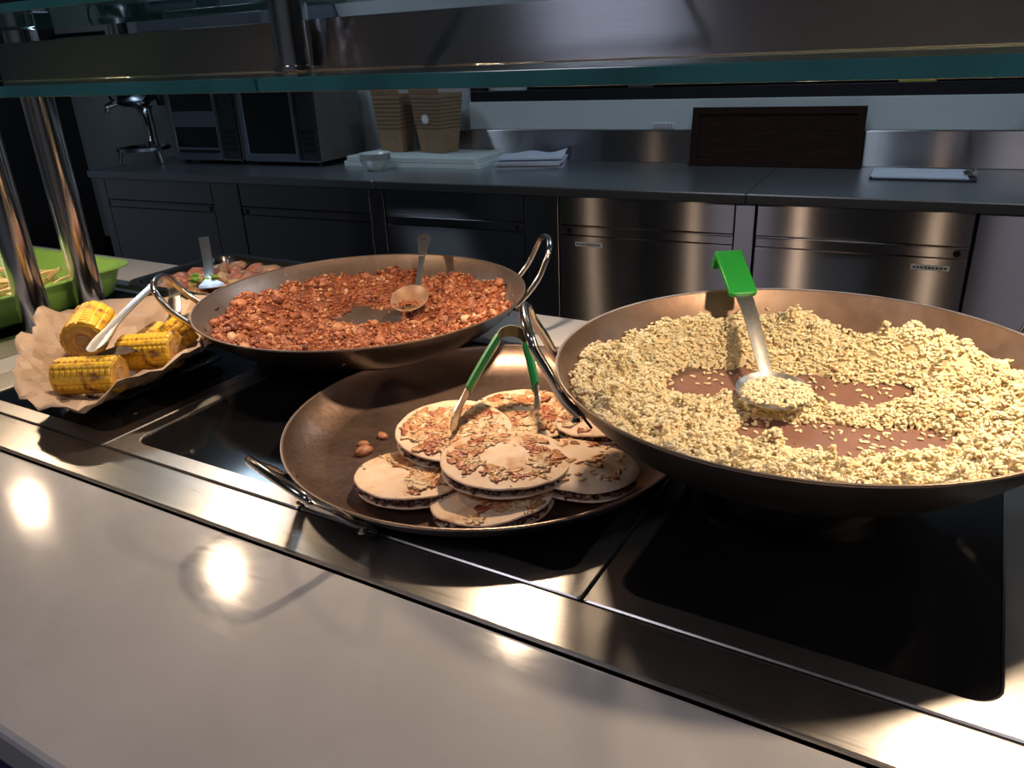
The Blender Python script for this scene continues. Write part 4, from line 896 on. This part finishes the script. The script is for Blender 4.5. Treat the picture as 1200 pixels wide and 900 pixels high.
for i in range(NR+1):
    q = i/NR; ring = []
    for p in dens:
        d_ = p-PC; d_.z = 0
        base = PC+d_*(q*.97+.03)
        zf = .010 if q < .45 else .010+(p.z-.010)*((q-.45)/.55)**.75
        cr = .020*(abs(mnoise.noise(Vector((base.x*17, base.y*17, 3+q*2))))-.25)+.014*(abs(mnoise.noise(Vector((base.x*40, base.y*40, 9))))-.2)
        side = .022*mnoise.noise(Vector((base.x*14, base.y*14, 17)))*q
        z = max(.008+.004*q, zf+cr*min(1, q*1.3))
        ring.append(Vector((base.x+side+random.uniform(-.004, .004)*q, base.y-side+random.uniform(-.004, .004)*q, z+random.uniform(0, .007)*q))-PC)
    L.append(ring)
o = build('paper_liner', G().loops(L, False, True), 'baking_paper', loc=PC, solid=.0006, ang=12)
tag(o, 'crumpled brown baking paper holding the corn cobs', 'paper')
def corn(loc, ax, Lh, R_, seed, label, roll_=0.0, hide=False):
    t = thing('corn_cob', label, 'corn', loc, 0, 'grilled corn cobs in the paper')
    d_ = Vector(ax).normalized(); t.rotation_mode = 'QUATERNION'; t.rotation_quaternion = Vector((0, 0, 1)).rotation_difference(d_)
    rows, per = 14, max(5, int(Lh*2/.0085)); nj = rows*6; ni = per*5; L = []
    for i in range(ni+1):
        zq = -Lh+2*Lh*i/ni; ring = []
        for j in range(nj):
            a = 2*PI*j/nj; row = int(j/6); off = .5*(row % 2)
            ka = abs(math.sin(PI*(j/6))); kz = abs(math.sin(PI*(i/5+off)))
            k_ = (min(1, ka*1.6)*min(1, kz*1.7))**.6
            end = 1-.35*max(0, (abs(zq)/Lh-.93)/.07)**2*.5
            rr_ = R_*(.935+.065*k_)*end*(1+.03*mnoise.noise(Vector((a, zq*20, seed)))); ring.append((rr_*math.cos(a+roll_), rr_*math.sin(a+roll_), zq))
        L.append(ring)
    build('kernels', G().loops(L), 'corn', t)
    for s_ in (-1, 1):
        z = Lh*s_; f = build('cut_face', G().lathe([(.0005, z-.003*s_), (R_*.30, z-.002*s_), (R_*.42, z+.0005*s_), (R_*.50, z-.0008*s_), (R_*.60, z), (R_*.905, z-.001*s_)], 42), 'corn_cut', t)
        build('cob_core', G().lathe([(.0005, z+.0002*s_), (R_*.24, z+.0004*s_), (R_*.30, z-.002*s_)], 30), 'cob_core', f)
    return t
corn((-1.262, 0.722, 0.094), (-.55, .62, .10), .045, .036, 3, 'large yellow corn cob at the left with its cut face forward')
corn((-1.165, 0.648, 0.056), (.80, .42, .02), .050, .030, 9, 'charred corn cob lying lowest at the front of the paper')
corn((-1.138, 0.742, 0.068), (.86, .35, .06), .048, .030, 14, 'grilled corn cob on the right beside the tong tips')
corn((-1.168, 0.812, 0.066), (.25, .60, .35), .030, .028, 23, 'grilled corn cob at the back right leaning on paper')
corn((-1.215, 0.790, 0.048), (-.3, .9, .1), .045, .030, 27, 'grilled corn cob in the middle half under others')
# green bay leaf between the cobs
g = G(); L = []
for i in range(11):
    q = i/10; w_ = .016*math.sin(PI*(q*.94+.03)); L.append([(q*.075-.037, -w_, .004*math.sin(q*3)), (q*.075-.037, 0, -.003+.004*math.sin(q*3)), (q*.075-.037, w_, .004*math.sin(q*3)), (q*.075-.037, 0, -.0024+.004*math.sin(q*3))])
o = build('charred_husk', G().loops(L, False, True, True), 'charred'); o.location = (-1.152, 0.688, .080); o.rotation_euler = (.2, -.1, .5); tag(o, 'charred husk leaf lying between the corn cobs', 'leaf')

# ================================================================== black tray of meat
t, R = dish('black_tray', 'black enamel tray of meat pieces behind the red wok', 'tray', -1.640, -1.205, 1.030, 1.335, 0.050, 'black_enamel', flare=.012, lip=.018, r=.05)
k = 0
pts = []
for i in range(9):
    for j in range(6):
        x = -1.585+i*.042+random.uniform(-.012, .012); y = 1.080+j*.042+random.uniform(-.010, .010)
        pts.append((x, y))
random.shuffle(pts)
base_meat = []
for q in range(3):
    v_ = ICO2*(1+.42*np.array([[mnoise.noise(Vector(p)*2.3+Vector((q*9, 0, 0)))] for p in ICO2]))
    base_meat.append(v_)
for q, (x, y) in enumerate(pts):
    v_ = base_meat[q % 3]
    if q < 3:
        o = build_np('meat_piece', v_*np.array([[.031, .021, .016]]), ICO2F, ['meat_a', 'meat_b', 'meat_c'][q]); protos = (protos+[o]) if q else [o]
    else:
        o = protos[q % 3].copy(); C.objects.link(o)
    zc = .020+.012*(1+mnoise.noise(Vector((x*14, y*14, 2))))
    o.location = (x, y, zc+random.uniform(0, .006)); o.rotation_euler = (random.uniform(-.3, .3), random.uniform(-.3, .3), random.uniform(0, 6.3)); s_ = random.uniform(.75, 1.1); o.scale = (s_, s_, s_)
    tag(o, ['tan fried meat piece lying in the black tray', 'reddish fried meat piece lying in the black tray', 'pale onion like piece lying in the black tray'][q % 3], 'meat', 'food pieces in the black tray')
for q in range(9):
    a = random.uniform(0, 6.3)
    v_ = ICO1*np.array([[.012, .009, .004]]); v_ = v_*(1+rng.normal(0, .2, (len(v_), 1)))
    o = build_np('herb_leaf', v_, ICO1F, 'lettuce', smooth=False); o.location = (-1.462+random.uniform(-.024, .024), 1.118+random.uniform(-.02, .02), .052+.004*q*.6); o.rotation_euler = (random.uniform(-.6, .6), random.uniform(-.6, .6), a)
    tag(o, 'bright green herb leaf under the spatula blade', 'herb', 'green herbs in the black tray')
sp2 = thing('spatula', 'steel spatula standing in the black tray of meat', 'spatula', (-1.44, 1.12, .055))
P = sm(local([(-1.395, 1.085, .056), (-1.42, 1.103, .058), (-1.452, 1.127, .064), (-1.495, 1.165, .088), (-1.548, 1.208, .128)], (-1.44, 1.12, .055)), 6)
sdv = Vector((.62, .78, 0)).normalized()*-1
sdv = (P[-1]-P[0]).normalized().cross(Vector((0, 0, 1))).normalized()
nP = len(P); build('handle', G().strip(P[10:], [sdv*(.0095+.002*(i/(nP-10))) for i in range(nP-10)], .002, .1), 'utensil_steel', sp2)
build('blade', G().strip(P[:11], [sdv*(.026-.0155*max(0, (i-4)/6)) for i in range(11)], .0016, .05), 'utensil_steel', sp2)

# ================================================================== green tray with fries
t, R = dish('green_tray', 'bright green tray of fries at the left edge', 'tray', -2.230, -1.688, 0.520, 1.125, 0.072, 'green_tray', flare=.022, lip=.016, r=.06, th=.004, base=.0025)
fv = []
for q in range(4):
    L = []; bend = random.uniform(-.010, .010)
    for i in range(8):
        u_ = -1+2*i/7; w_ = .0058*(1 if abs(u_) < .95 else .8); c_ = bend*(1-u_*u_)
        L.append([(u_*.042, c_+w_*math.cos(PI/4+k*PI/2)*1.15, w_*math.sin(PI/4+k*PI/2)*1.15+.004*math.sin(u_*2+q)) for k in range(4)])
    fv.append(G().loops(L, False, True, True))
protos = []
for q in range(64):
    kx = q % 4
    if len(protos) < 4: o = build('fry', fv[kx], 'fry', bevel=.0012); protos.append(o)
    else: o = protos[kx].copy(); C.objects.link(o)
    if q < 52:
        x = -1.78-random.uniform(0, .32); y = random.uniform(.60, 1.00); z = .020+.028*random.random()*math.exp(-((x+1.93)/.14)**2-((y-.82)/.2)**2)+(q % 5)*.009
        o.rotation_euler = (random.uniform(-.5, .5), random.uniform(-.35, .35), random.uniform(0, 6.3))
    else:
        x = -1.80-random.uniform(0, .14); y = random.uniform(.80, 1.02); z = .058+random.uniform(0, .012); o.rotation_euler = (random.uniform(-.5, .5), random.uniform(-.45, .1), random.uniform(.2, 1.3))
    o.location = (x, y, z)
    tag(o, 'golden potato fry lying in the green tray', 'fry', 'fries in the green tray')
t = thing('fries_scoop', 'white scoop standing in the fries at the left edge', 'scoop', (-1.86, .80, .06))
build('blade', G().strip([(.03,.02,-.005),(0,0,.01),(-.03,-.02,.035),(-.05,-.03,.06)], [(.02,-.03,0),(.022,-.033,0),(.02,-.03,0),(.012,-.018,0)], .002, .3), 'white_plastic', t)
build('handle', G().tube([(-.05,-.03,.06),(-.10,-.06,.11),(-.14,-.09,.14)], .008, 10), 'white_plastic', t)
